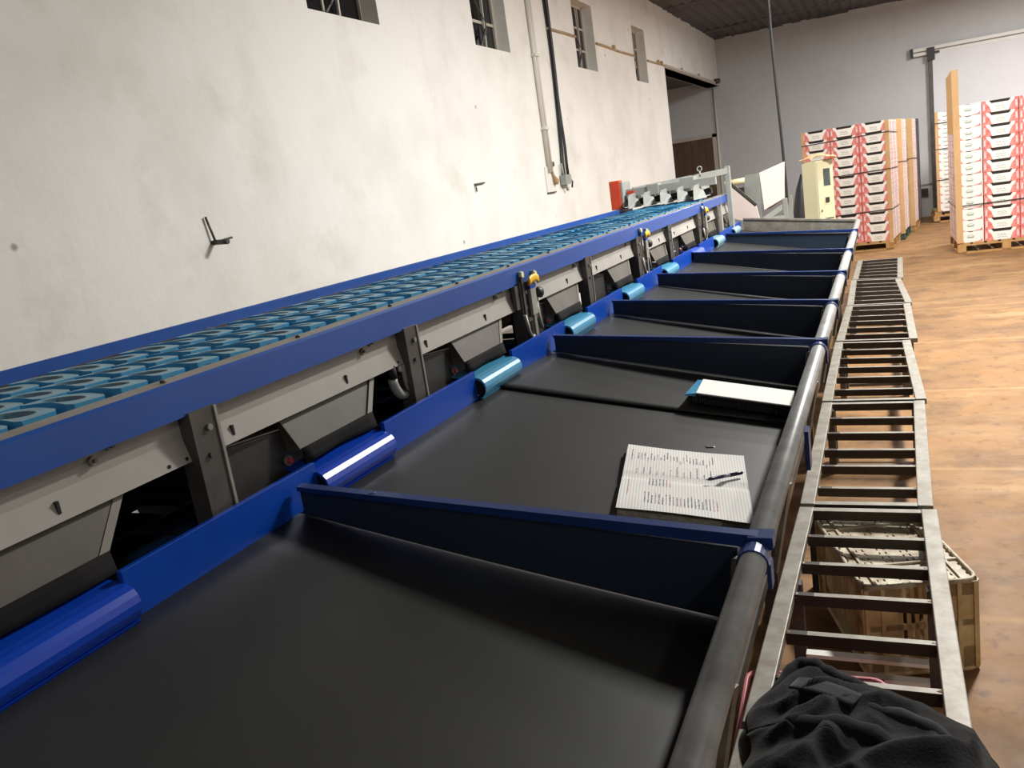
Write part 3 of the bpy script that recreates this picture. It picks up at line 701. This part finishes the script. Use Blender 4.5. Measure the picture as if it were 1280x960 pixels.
for i, (nl, fl, nr, fr) in enumerate(STANDS):
    cx = (nl[0]+fr[0])/2; cyy = (nl[1]+fl[1])/2
    s = thing('steel_stand', (cx, cyy, 0), SLAB[i], 'stand', 'low steel stands along the table')
    hw = .025
    for a, b, sg in ((nl, fl, 1), (nr, fr, -1)):
        MB().bar((a[0]+sg*hw, a[1], ZT-.015), (b[0]+sg*hw, b[1], ZT-.015), .05, .03, 'galv').build('side_rail', s, bevel=.003)
    lerp = lambda p, q, t: (p[0]+(q[0]-p[0])*t, p[1]+(q[1]-p[1])*t)
    L = fl[1]-nl[1]
    for t in (.012, .988):
        a, b = lerp(nl, fl, t), lerp(nr, fr, t)
        MB().bar((a[0]+.05, a[1], ZT-.0215), (b[0]-.05, b[1], ZT-.0215), .03, .034, 'rung_shade').bar((a[0]+.05, a[1], ZT-.0036), (b[0]-.05, b[1], ZT-.0036), .03, .0018, 'galv').build('end_bar', s)
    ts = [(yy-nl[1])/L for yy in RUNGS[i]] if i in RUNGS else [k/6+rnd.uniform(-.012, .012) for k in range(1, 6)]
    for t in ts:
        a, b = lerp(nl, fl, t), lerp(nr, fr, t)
        r = MB().bar((a[0]+.05, a[1], ZT-.022), (b[0]-.05, b[1], ZT-.024), .020, .034, 'rung_shade').bar((a[0]+.05, a[1], ZT-.0062), (b[0]-.05, b[1], ZT-.0062), .020, .0018, 'galv').build('rung', s)
        for q, sg in ((a, 1), (b, -1)): MB().tube([(q[0]+sg*.05, q[1], ZT-.014), (q[0]+sg*.062, q[1], ZT-.014)], [.012, .009], 'rust' if rnd.random() < .5 else 'galv', 7).build('weld', r)
    for yy in (LEGS[i] if i in LEGS else (nl[1]+.08, fl[1]-.10)):
        t = (yy-nl[1])/L
        for sg, q in ((1, lerp(nl, fl, t)), (-1, lerp(nr, fr, t))):
            MB().box(q[0]+sg*.04-.018, q[0]+sg*.04+.018, yy-.018, yy+.018, 0, ZT-.028, 'dark').build('leg', s)
        a, b = lerp(nl, fl, t), lerp(nr, fr, t)
        if i == 1 and yy > 2:
            for z, dy in ((.11, .035), (.07, .07)): MB().bar((a[0]+.06, yy-dy, z), (b[0]-.06, yy-dy, z), .03, .012, 'white').build('low_cross_bar', s)
        elif i != 1: MB().bar((a[0]+.06, yy, .03), (b[0]-.06, yy, .03), .02, .02, 'dark').build('low_cross_bar', s)

# ------------------------------------------------------------------ plastic crates
def crate(name, loc, rz, w, l, h, m, mb_, label, inverted):
    """w along x, l along y; built standing, optionally upside down"""
    o = thing(name, loc, label, 'crate', rz=rz)
    F = (lambda z: h-z) if inverted else (lambda z: z)
    def bx(mb, x0, x1, y0, y1, z0, z1, m): 
        a, b = sorted((F(z0), F(z1))); mb.box(x0, x1, y0, y1, a, b, m)
    t = .004; ww, ll = w/2, l/2
    def taper(z): return 1-.035*(1-z/h)
    # walls with slot rows
    mb = MB()
    def wall(n, half, fixed, axis, sg):
        # vertical bars plus bands
        bands = [(0, .055), (.135, .155), (.225, h)]
        def put(a0, a1, z0, z1, th=t):
            f0, f1 = sorted((fixed*sg, (fixed-th)*sg))
            if axis == 'x': bx(mb, a0, a1, f0, f1, z0, z1, m)
            else: bx(mb, f0, f1, a0, a1, z0, z1, m)
        for z0, z1 in bands: put(-half, half, z0, z1)
        cs = half*.36
        for a, b in ((-half, -cs), (cs, half)): put(a, b, 0, h)
        nb = n
        for i in range(nb+1):
            c = -cs+2*cs*i/nb; put(c-.006, c+.006, 0, h)
        for q in (-half*.97, -half*.68, half*.68, half*.97): put(q-.006, q+.006, .01, h-.01, -.006)
    wall(5, ww, ll, 'x', -1); wall(5, ww, ll, 'x', 1); wall(8, ll, ww, 'y', -1); wall(8, ll, ww, 'y', 1)
    mb.build('side_wall', o, local=True)
    mb = MB()                                                           # rolled rim with rounded corners
    pts = []
    for cx, cy, a0 in ((ww, ll, 0), (-ww, ll, 90), (-ww, -ll, 180), (ww, -ll, 270)):
        for q in range(5):
            a = math.radians(a0+q*22.5); r = .035
            pts.append((cx-math.copysign(r, cx)+r*math.cos(a), cy-math.copysign(r, cy)+r*math.sin(a)))
    for z, rr in ((h-.006, .008),)+(((.004, .007),) if inverted else ()):
        P = [(x*1.012, y*1.01, F(z)) for x, y in pts]; mb.tube(P+[P[0], P[1]], rr, mb_ if z < .1 else m, 6)
    mb.build('rim', o, local=True)
    mb = MB()                                                           # perforated bottom with ribs
    nx, ny = 10, 18
    for i in range(nx+1):
        x = -ww+w*i/nx; bx(mb, x-.007, x+.007, -ll, ll, .008, .012, mb_)
    for j in range(ny+1):
        y = -ll+l*j/ny; bx(mb, -ww, ww, y-.008, y+.008, .0075, .0115, mb_)
    for i in (1, 3, 5, 7, 9): bx(mb, -ww+w*i/nx-.02, -ww+w*i/nx+.02, -ll, ll, .007, .0118, mb_)
    mb.build('bottom', o, local=True)
    mb = MB()
    for q in (-.25, .05, .3): bx(mb, -ww, ww, l*q-.004, l*q+.004, .0, .012, mb_)
    for q in (-.38, .38): bx(mb, w*q-.004, w*q+.004, -ll, ll, .0, .012, mb_)
    mb.build('rib', o, local=True)
    return o
a = math.atan2(-.171, .517)                                            # long side leans to the left going away
crate('plastic_crate', (-.04, 2.78, 0), -a*0+math.atan2(.171, .517), .325, .545, .305, 'crate', 'crate_dirty', 'dirty beige plastic crate turned upside down under the steel stand', True)
crate('plastic_crate', (-.215, 1.87, 0), .05, .34, .40, .25, 'pink', 'pink', 'pink plastic crate partly hidden beneath the black jacket', False)

# ------------------------------------------------------------------ jacket thrown over the near stand
jk = thing('jacket', (-.04, 1.55, .37), 'crumpled black fleece jacket thrown over the nearest steel stand', 'jacket')
OUT = [(-.325, 1.60), (-.335, 1.66), (-.318, 1.73), (-.283, 1.80), (-.262, 1.855), (-.225, 1.885), (-.19, 1.875), (-.15, 1.85), (-.09, 1.83), (-.02, 1.80),
       (.05, 1.755), (.13, 1.71), (.20, 1.65), (.24, 1.57), (.235, 1.45), (.17, 1.33), (.10, 1.24), (0, 1.20), (-.12, 1.19), (-.22, 1.22), (-.30, 1.32), (-.325, 1.45), (-.31, 1.54)]
def outl(t):
    n = len(OUT); f = t*n; i = int(f) % n; u = f-int(f)
    p = [Vector(OUT[(i+k-1) % n]) for k in range(4)]
    return .5*((2*p[1])+(p[2]-p[0])*u+(2*p[0]-5*p[1]+4*p[2]-p[3])*u*u+(3*p[1]-p[0]-3*p[2]+p[3])*u**3)
CT = Vector((-.07, 1.53))
from mathutils import noise as mn
def ridge(x, y, s, dx, dy):
    v = mn.noise(Vector((x*dx*s+1.7, y*dy*s, .3)))
    return 1-abs(v)*2.2
def jz(x, y, r):
    wx = x+.05*mn.noise(Vector((x*6, y*6, 2))); wy = y+.05*mn.noise(Vector((x*6, y*6, 9)))
    a = .55; ux = wx*math.cos(a)+wy*math.sin(a); uy = -wx*math.sin(a)+wy*math.cos(a)
    f = .032*ridge(ux, uy, 6.5, .55, 2.0)+.016*ridge(uy, ux, 9, 1.0, 1.6)+.012*mn.noise(Vector((x*14, y*14, 5)))
    edge = (1-r**5)
    base = .014+.060*edge*(1-.35*r*r)
    z = ZT+.004+base+f*edge*.9+.012*r**4
    if x > .12: z -= min(.16, (x-.12)*1.6)
    return max(z, ZT+.004 if x < .14 else .1)
def jf(u, v):
    r = max(.001, u); p = CT+(outl(v % 1.0)-CT)*r
    return (p.x, p.y, jz(p.x, p.y, r))
o = MB().grid(jf, 44, 150, 'fabric').build('body', jk)
s4 = o.modifiers.new('t', 'SOLIDIFY'); s4.thickness = .006; s4.offset = -1
def fold(pts, rad, m, name):
    P = []
    for i in range(len(pts)-1):
        for q in range(5):
            u = q/5; p = [Vector(pts[max(0, min(len(pts)-1, i+k-1))]) for k in range(4)]
            P.append(.5*((2*p[1])+(p[2]-p[0])*u+(2*p[0]-5*p[1]+4*p[2]-p[3])*u*u+(3*p[1]-p[0]-3*p[2]+p[3])*u**3))
    P.append(Vector(pts[-1])); n = len(P); P = [q-Vector((0, .012, .046)) for q in P]
    rr = [rad*(.35+.65*math.sin(PI*min(1, max(0, i/(n-1)))))*(1+.12*math.sin(i*1.7)) for i in range(n)]
    return MB().tube(P, rr, m, 12).build(name, jk)
fold([(-.31, 1.70, .43), (-.275, 1.79, .445), (-.245, 1.862, .455), (-.205, 1.875, .455), (-.16, 1.845, .45), (-.08, 1.80, .445), (.02, 1.762, .44), (.10, 1.70, .425), (.165, 1.62, .39), (.185, 1.52, .35)], .020, 'fabric', 'collar')
fold([(-.20, 1.67, .47), (-.13, 1.70, .478), (-.05, 1.68, .478), (.03, 1.66, .47), (.10, 1.60, .45), (.13, 1.5, .42)], .022, 'fabric2', 'sleeve')
fold([(-.28, 1.62, .45), (-.20, 1.60, .485), (-.10, 1.60, .485), (-.02, 1.55, .48), (.04, 1.45, .46)], .028, 'fabric', 'sleeve')
def patch(u, v):
    a = Vector((-.225, 1.765, .440)); b = Vector((-.09, 1.69, .462)); q = Vector((-.02, -.05, .004))
    p = a+(b-a)*u+q*v; return (p.x, p.y, p.z+.008*math.sin(PI*u))
o = MB().grid(patch, 8, 4, 'fabric2').build('label_patch', jk); s5 = o.modifiers.new('t', 'SOLIDIFY'); s5.thickness = .004

# ------------------------------------------------------------------ pallets, cartons, corner posts, straps
def pallet(mw_, w, d, label, wood='wood'):
    o = root_m('pallet', mw_, label, 'pallet')
    mb = MB()
    for i in range(7):
        x = w*(i+.5)/7; mb.box(x-w/7*.4, x+w/7*.4, 0, d, .118, .14, wood)
    mb.build('deck', o, local=True)
    for y in (.05, d/2, d-.05): MB().box(0, w, y-.05, y+.05, .098, .118, wood).build('stringer_board', o, local=True)
    for x in (.05, w/2, w-.05):
        for y in (.05, d/2, d-.05): MB().box(x-.05, x+.05, y-.05, y+.05, .02, .098, wood).build('block', o, local=True)
        MB().box(x-.05, x+.05, 0, d, .0, .02, wood).build('bottom_board', o, local=True)
    MB().box(0, w, .0, .1, .0, .02, wood).build('bottom_board', o, local=True)
    return o
CH = .146
def carton_mesh(w, d, style):
    """front face at y=0; style 'red': long side with dipped hand opening, 'white': plain short end"""
    mb = MB(); h = CH-.003; e = .001
    dip0, dip1, dz = w*.26, w*.74, .034
    if style == 'red':
        P = lambda x, z, y=0: (x, y, z)
        # red print left and right, white trapezoid between
        mb.poly([P(e, 0), P(w*.27, 0), P(w*.20, h*.55), P(w*.12, h*.80), P(w*.10, h), P(e, h)], 'cred')
        mb.poly([P(w-e, h), P(w*.90, h), P(w*.88, h*.80), P(w*.80, h*.55), P(w*.73, 0), P(w-e, 0)], 'cred')
        mb.poly([P(w*.27, 0), P(w*.73, 0), P(w*.80, h*.55), P(w*.88, h*.80), P(w*.90, h), P(w*.80, h), P(dip1, h-dz), P(dip0, h-dz), P(w*.20, h), P(w*.10, h), P(w*.12, h*.80), P(w*.20, h*.55)], 'cwhite')
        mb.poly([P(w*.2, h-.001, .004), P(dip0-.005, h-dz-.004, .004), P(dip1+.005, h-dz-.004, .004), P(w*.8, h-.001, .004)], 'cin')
        n = 9                                                             # logo: looping script line and a rule
        for i in range(n):
            x0 = w*(.37+.26*i/n); x1 = w*(.37+.26*(i+.8)/n); z = h*(.36+.07*math.sin(i*2.2))
            mb.poly([P(x0, z, -.0006), P(x1, z+.006, -.0006), P(x1, z+.013, -.0006), P(x0, z+.016, -.0006)], 'cmark')
        mb.poly([P(w*.36, h*.2, -.0006), P(w*.64, h*.2, -.0006), P(w*.64, h*.24, -.0006), P(w*.36, h*.24, -.0006)], 'cmark')
        for q in (.06, .94): mb.poly([P(w*q-.012, h*.2, -.0006), P(w*q+.012, h*.2, -.0006), P(w*q+.009, h*.75, -.0006), P(w*q-.009, h*.75, -.0006)], 'cpink')
    else:
        P = lambda x, z, y=0: (x, y, z)
        mb.poly([P(e, 0), P(w-e, 0), P(w-e, h), P(w*.62, h), P(w*.58, h-.008), P(w*.42, h-.008), P(w*.38, h), P(e, h)], 'cwhite')
        mb.poly([P(w*.06, 0, -.0006), P(w*.26, 0, -.0006), P(w*.22, h*.18, -.0006), P(w*.16, h*.16, -.0006), P(w*.12, h*.34, -.0006), P(w*.07, h*.3, -.0006)], 'cred')
        mb.poly([P(w*.6, .003, -.0006), P(w*.95, .003, -.0006), P(w*.95, h*.3, -.0006), P(w*.88, h*.12, -.0006)], 'cred')
        for i in range(10):
            a0, a1 = PI*(.1+.8*i/10), PI*(.1+.8*(i+.9)/10)
            q = lambda a, r: P(w*.5-r*math.cos(a)*1.3, h*.4+r*math.sin(a), -.0006)
            mb.poly([q(a0, .040), q(a1, .040), q(a1, .034), q(a0, .034)], 'cmark')
        mb.poly([P(w*.38, h*.38, -.0006), P(w*.62, h*.38, -.0006), P(w*.62, h*.52, -.0006), P(w*.38, h*.52, -.0006)], 'cmark')
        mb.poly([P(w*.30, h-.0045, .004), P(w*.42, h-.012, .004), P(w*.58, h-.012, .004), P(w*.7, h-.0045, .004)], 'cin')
    # sides, back, bottom and recessed top
    for x, s_ in ((0, -1), (w, 1)):
        mb.poly([(x, 0, 0), (x, d, 0), (x, d, h), (x, 0, h)], 'cpink')
        for q in (.28, .72):
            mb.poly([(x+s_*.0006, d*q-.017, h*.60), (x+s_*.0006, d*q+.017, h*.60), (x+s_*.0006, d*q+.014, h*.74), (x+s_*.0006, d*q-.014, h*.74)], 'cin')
        mb.poly([(x+s_*.0005, d*.40, 0), (x+s_*.0005, d*.60, 0), (x+s_*.0005, d*.66, h), (x+s_*.0005, d*.34, h)], 'cwhite')
    mb.poly([(0, d, 0), (w, d, 0), (w, d, h), (0, d, h)], 'cwhite')
    mb.poly([(0, 0, 0), (w, 0, 0), (w, d, 0), (0, d, 0)], 'card')
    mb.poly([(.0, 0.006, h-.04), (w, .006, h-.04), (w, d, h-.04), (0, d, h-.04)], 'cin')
    for x0, x1 in ((0, w*.08), (w*.92, w)): mb.poly([(x0, .002, h-.001), (x1, .002, h-.001), (x1, d, h-.001), (x0, d, h-.001)], 'cpink')
    bm = mb.bm
    me = bpy.data.meshes.new('fruit_carton'); bm.to_mesh(me); bm.free()
    for m in mb.mats: me.materials.append(m)
    return me
RED = carton_mesh(.4, .3, 'red'); WHT = carton_mesh(.3, .4, 'white')
ORD = ['bottom', 'second', 'third', 'fourth', 'fifth', 'sixth', 'seventh', 'eighth', 'ninth', 'tenth', 'eleventh', 'topmost']
def stack(mw_, cols, group, nrows=12, z0=.141):
    """cols: (x, y, mesh, rot, phrase)"""
    for x, y, me, rz, phrase in cols:
        for r in range(nrows):
            o = bpy.data.objects.new('fruit_carton', me); C.objects.link(o)
            o.matrix_world = mw_ @ Matrix.Translation((x+rnd.uniform(-.002, .002), y+rnd.uniform(-.002, .002), z0+r*CH)) @ Matrix.Rotation(rz, 4, 'Z')
            nm = ORD[r] if r < nrows-1 else 'topmost'
            cnt = nm if nm in ('bottom', 'topmost') else nm+' from bottom'
            tag(o, 'red and white carton, %s, %s' % (cnt, phrase), 'carton', group)
def strap(mw_, x0, x1, y0, y1, z, label, sag=0.):
    mb = MB(); e = .004
    def seg(a, b): mb.bar(a, b, .003, .013, 'strap', (0, 0, 1))
    seg((x0-e, y0-e, z), (x1+e, y0-e, z+sag)); seg((x1+e, y0-e, z+sag), (x1+e, y1+e, z+sag*.5)); seg((x0-e, y0-e, z), (x0-e, y1+e, z)); seg((x0-e, y1+e, z), (x1+e, y1+e, z+sag*.5))
    o = mb.build('strap', origin=(0, 0, 0)); o.matrix_world = mw_; tag(o, label, 'strap', 'black straps round the cartons')
def corner(mw_, x, y, sx, sy, z0, z1, label, wd=.07):
    mb = MB(); t = .006
    x0, x1 = sorted((x-sx*t, x+sx*wd)); y0, y1 = sorted((y-sy*t, y))
    mb.box(x0, x1, y0, y1, z0, z1, 'card')
    x0, x1 = sorted((x-sx*t, x)); y0, y1 = sorted((y, y+sy*wd)); mb.box(x0, x1, y0, y1, z0, z1, 'card')
    o = mb.build('corner_post', origin=(0, 0, 0)); o.matrix_world = mw_; return tag(o, label, 'corner post', 'cardboard corner posts')

# right pallet
RP = Matrix.Translation((.845, 12.47, 0)) @ Matrix.Rotation(.012, 4, 'Z')
pallet(RP, 1.12, 1.2, 'pine pallet under the cartons at the right edge', 'wood')
cols = [(0.005, .006, WHT, 0, 'white-fronted column on right pallet'), (.312, .003, RED, 0, 'front red column on right pallet'),
        (.0+.305, .41, RED, PI/2, 'middle column along side of right pallet'), (.305, .82, RED, PI/2, 'rear column along side of right pallet')]
cols[2] = (.005, .41, WHT, 0, cols[2][4]); cols[3] = (.005, .815, WHT, 0, cols[3][4])
stack(RP, cols, 'cartons on the right pallet')
stack(RP, [(.716, .003, RED, 0, 'outer red column on right pallet')], 'cartons on the right pallet')
mb = MB(); mb.box(-.008, .068, -.012, -.004, .141, 2.33, 'card').hexa([(-.066, .05, 1.55), (-.008, -.012, 1.55), (-.008, -.005, 1.55), (-.062, .055, 1.55), (-.066, .05, 2.24), (-.008, -.012, 2.33), (-.008, -.005, 2.33), (-.062, .055, 2.24)], 'card')
o = mb.build('corner_post', origin=(0, 0, 0)); o.matrix_world = RP @ Matrix.Rotation(-.006, 4, 'Y'); tag(o, 'tall tan cardboard corner post rising above the right pallet', 'corner post', 'cardboard corner posts')
strap(RP, -.01, 1.12, -.006, 1.22, .62, 'black strap low round the cartons on the right pallet', .02)
# left row of pallets, turned a little to the right
def LP(k, dx=0): return Matrix.Translation((.085, 13.8, 0)) @ Matrix.Rotation(-.115, 4, 'Z') @ Matrix.Translation((-1.215+dx, k*1.16, 0))
L0 = LP(0)
pallet(L0, 1.21, 1.02, 'pine pallet under the front stack of cartons behind the table', 'wood')
cols = [(.003+.404*i, .0, RED, 0, '%s column of front left stack' % ('left', 'middle', 'right')[i]) for i in range(3)]
cols += [(.908, .305, WHT, 0, 'side column of front left stack')]
cols += [(1.21-.3, .71, WHT, 0, 'rear side column of front left stack')]
cols[3] = (1.21-.301, .306, WHT, 0, cols[3][4])
stack(L0, cols, 'cartons of the front left stack')
for i, z in enumerate((.60, 1.19, 1.72)):
    strap(L0, -.006, 1.215, -.008, 1.02, z-.03, 'black strap round the front left stack, %s of three' % ('lowest', 'middle', 'highest')[i], .03)
corner(L0, 1.214, -.003, -1, 1, .1, 1.89, 'tan cardboard corner post on the right edge of the front left stack', .05)
corner(L0, .0, -.003, 1, 1, .1, 1.89, 'tan cardboard corner post on the left edge of the front left stack', .03)
for k, dx, nm in ((1, .05, 'second'), (2, .1, 'third')):
    LK = LP(k, dx)
    pallet(LK, 1.21, 1.02, 'pallet under the %s stack of the left row' % nm, 'wood_green' if k == 1 else 'wood')
    stack(LK, [(1.21-.301, .0, WHT, 0, 'near column of %s left stack' % nm), (1.21-.301, .405, WHT, 0, 'far column of %s left stack' % nm)], 'cartons of the %s left stack' % nm)
    corner(LK, 1.214, -.003, -1, 1, .1, 1.9, 'tan cardboard corner post on the %s left stack' % nm, .08)
    strap(LK, .6, 1.215, -.008, 1.0, 1.19, 'black strap round the %s left stack' % nm, .05)
mb = MB()
for i in range(20): mb.box(.0, .012, i*.022, i*.022+.012, .0, 1.75, 'wrap')
for i in range(40): mb.box(.0, .013, 0, .44, i*.044, i*.044+.012, 'wrap')
o = mb.build('netting', origin=(0, 0, 0)); o.matrix_world = LP(2, .1) @ Matrix.Translation((1.215, .8, .141)); tag(o, 'dark netting hanging on the back edge of the left stacks', 'netting')
# far stack by the cold-room door
FP = Matrix.Translation((.80, 17.3, 0))
pallet(FP, 1.1, 1.1, 'pallet under the distant white stack by the cold-room door', 'wood')
stack(FP, [(.075, .0, WHT, 0, 'distant white stack by cold-room door'), (.38, .0, RED, 0, 'half-hidden column of distant stack')], 'cartons of the distant stack', z0=.19, nrows=12)
MB_ = MB()
for x in range(4): MB_.box(.02+x*.27, .12+x*.27, 0, 1.0, .1405, .188, 'wood')
o = MB_.build('wooden_slats', origin=(0, 0, 0)); o.matrix_world = FP; tag(o, 'wooden slats between the distant stack and its pallet', 'slats')
corner(FP, .07, -.003, 1, 1, .19, 1.95, 'cardboard corner post of the distant stack by the cold-room door', .045)
for i, z in enumerate((.75, 1.3, 1.75)): strap(FP, .06, .79, -.006, .42, z, 'black strap round the distant stack, %s of three' % ('lowest', 'middle', 'highest')[i], .02)

# ------------------------------------------------------------------ control cabinet, hopper, hanging cable
cb = thing('control_cabinet', (-.615, 9.35, 0), 'cream control cabinet with a dark display in front of the cartons', 'cabinet', rz=0)
A = Matrix.Translation((-.575, 9.3, 0)) @ Matrix.Rotation(math.radians(38), 4, 'Z')
def lb(x0, x1, y0, y1, z0, z1, m, nm, par, bev=0): return MB().box(x0, x1, y0, y1, z0, z1, m, A).build(nm, par, bevel=bev)
B1 = Matrix.Translation((-.575, 9.3, 0))
mb = MB(); q = [(-.20, .03), (-.055, -.02), (.10, .10), (-.09, .16)]
mb.prism([(-.575+x, 9.3+y) for x, y in q], 'z', .0, 1.50, 'cream'); body = mb.build('body', cb, bevel=.008)
dv = Vector((.155, .12, 0)).normalized(); nv = Vector((dv.y, -dv.x, 0))
def onface(t0, t1, z0, z1, m, nm, out=.004):
    p0 = Vector((-.63, 9.28, 0))+dv*t0; p1 = Vector((-.63, 9.28, 0))+dv*t1
    mb = MB(); mb.hexa([p0+Vector((0, 0, z0))-nv*.002, p1+Vector((0, 0, z0))-nv*.002, p1+nv*out+Vector((0, 0, z0)), p0+nv*out+Vector((0, 0, z0)),
                        p0+Vector((0, 0, z1))-nv*.002, p1+Vector((0, 0, z1))-nv*.002, p1+nv*out+Vector((0, 0, z1)), p0+nv*out+Vector((0, 0, z1))], m); return mb.build(nm, cb)
onface(.008, .188, .02, 1.48, 'cream', 'door', .006); onface(.075, .150, 1.24, 1.41, 'screen', 'display', .01); onface(.085, .125, 1.07, 1.12, 'black', 'switch', .016)
onface(.03, .04, .98, 1.0, 'black', 'button', .014); onface(.07, .17, .90, .91, 'black', 'vent_slot', .009)
o = thing('packing_cover', (-.62, 9.37, 1.5), 'crumpled brown paper lying on top of the cream control cabinet', 'paper')
def cr_(u, v): 
    x = -.80+.36*u; y = 9.27+.22*v
    return (x, y, 1.515+.05*math.sin(PI*u)*(.5+.5*v)+.02*mn.noise(Vector((x*25, y*25, 1))))
MB().grid(cr_, 14, 8, 'card').build('sheet', o)

hp = thing('infeed_hopper', (-1.05, 8.55, 0), 'grey infeed hopper with a pinkish panel at the far end of the machine', 'hopper')
MB().hexa([(-1.25, 8.5, 1.02), (-1.10, 8.46, 1.02), (-1.10, 8.50, 1.02), (-1.25, 8.54, 1.02), (-1.23, 8.5, 1.47), (-1.085, 8.46, 1.475), (-1.085, 8.50, 1.475), (-1.23, 8.54, 1.47)], 'grey2').build('end_plate', hp)
MB().hexa([(-1.065, 8.47, 1.12), (-.89, 8.62, 1.20), (-.89, 8.64, 1.20), (-1.065, 8.49, 1.12), (-1.085, 8.47, 1.475), (-.865, 8.62, 1.545), (-.865, 8.64, 1.545), (-1.085, 8.49, 1.475)], 'pinkish').build('side_panel', hp)
MB().poly([(-1.07, 8.5, 1.12), (-.89, 8.63, 1.20), (-.89, 9.1, 1.20), (-1.07, 9.0, 1.10)], 'hood').build('tray', hp)
for x0, y0 in ((-.885, 8.62), (-1.24, 8.52), (-.885, 9.1), (-1.2, 9.1)):
    MB().box(x0-.02, x0+.02, y0-.02, y0+.02, 0, 1.2, 'grey2').build('leg', hp)
MB().bar((-1.16, 8.5, .98), (-.9, 8.62, 1.13), .02, .05, 'grey2').bar((-1.25, 8.5, 1.02), (-.88, 8.62, 1.02), .03, .04, 'grey2').build('brace', hp)
MB().tube([(-1.46, 8.72, 1.41), (-1.24, 8.72, 1.42)], .028, 'cream_roller', 12).build('roller', hp)
MB().tube([(-1.24, 8.45, 1.12), (-1.16, 8.44, 1.12)], .04, 'black', 10).tube([(-1.2, 8.42, 1.07), (-1.12, 8.42, 1.05)], .025, 'dark', 8).box(-1.29, -1.24, 8.44, 8.5, 1.28, 1.36, 'black').build('motor', hp)
el = thing('elevator_chute', (-1.25, 8.1, 0), 'sloping grey elevator chute between the machine and the hopper', 'chute')
MB().bar((-1.33, 8.12, 1.44), (-1.09, 8.12, 1.19), .02, .03, 'dark').build('top_rail', el)
MB().hexa([(-1.33, 8.11, 1.10), (-1.06, 8.11, 1.02), (-1.06, 8.14, 1.02), (-1.33, 8.14, 1.10), (-1.33, 8.11, 1.43), (-1.09, 8.11, 1.18), (-1.09, 8.14, 1.18), (-1.33, 8.14, 1.43)], 'pinkish').build('side_panel', el)
MB().box(-1.33, -1.29, 8.10, 8.14, 0, 1.1, 'grey2').box(-1.12, -1.08, 8.10, 8.14, 0, 1.03, 'grey2').build('leg', el)
pts = [(-.955, 9.0, 4.2), (-.947, 9, 3.07), (-.94, 9, 2.6), (-.928, 9, 2.2), (-.912, 9, 1.7), (-.903, 9, 1.32), (-.905, 9, 1.14), (-.93, 9.0, 1.03), (-.96, 8.98, 1.0)]
tag(MB().tube(pts, .014, 'cable', 8).build('hanging_cable', origin=(-.95, 9, 1)), 'single black cable hanging from the roof down to the hopper', 'cable')
mb = MB(); mb.tube([(-.97, 10.6, .0), (-.95, 10.6, .5), (-.92, 10.6, .95), (-.90, 10.6, 1.18), (-.885, 10.6, 1.36)], [.1, .1, .085, .06, .012], 'cable', 10)
tag(mb.build('rolled_tarpaulin', origin=(-.95, 10.6, 0)), 'dark rolled tarpaulin standing between the hopper and the cartons', 'tarpaulin')

# ------------------------------------------------------------------ lights: fluorescent tubes under the roof, plus two added fills
def area(name, loc, sx, sy_, e, col=(1, .98, .94), rz=0):
    l = bpy.data.lights.new(name, 'AREA'); l.shape = 'RECTANGLE'; l.size = sx; l.size_y = sy_; l.energy = e; l.color = col
    o = bpy.data.objects.new(name, l); C.objects.link(o); o.location = loc; o.rotation_euler.z = rz; return o
area('tube_or_fill_light', (1.15, 5.9, 4.0), .25, 1.2, 430)
area('tube_or_fill_light', (1.3, 9.6, 4.0), .25, 1.2, 170)
area('tube_or_fill_light', (4.4, 9.5, 4.0), .25, 1.2, 130)
area('tube_or_fill_light', (2.6, 15.4, 4.0), .25, 1.2, 195)
area('tube_or_fill_light', (.2, 13.6, 4.0), .25, 1.2, 110)  # added fill light to brighten the back wall
area('tube_or_fill_light', (2.4, -1.6, 4.0), .25, 1.2, 40)  # added weak fill behind the camera for crate front and near stands
w = bpy.data.worlds.new('world'); sc.world = w; w.use_nodes = True
w.node_tree.nodes['Background'].inputs['Color'].default_value = (.05, .055, .07, 1)
w.node_tree.nodes['Background'].inputs['Strength'].default_value = .25
sc.view_settings.view_transform = 'Standard'; sc.view_settings.look = 'None'; sc.view_settings.exposure = 0.12
sc.cycles.max_bounces = 6; sc.cycles.use_denoising = True
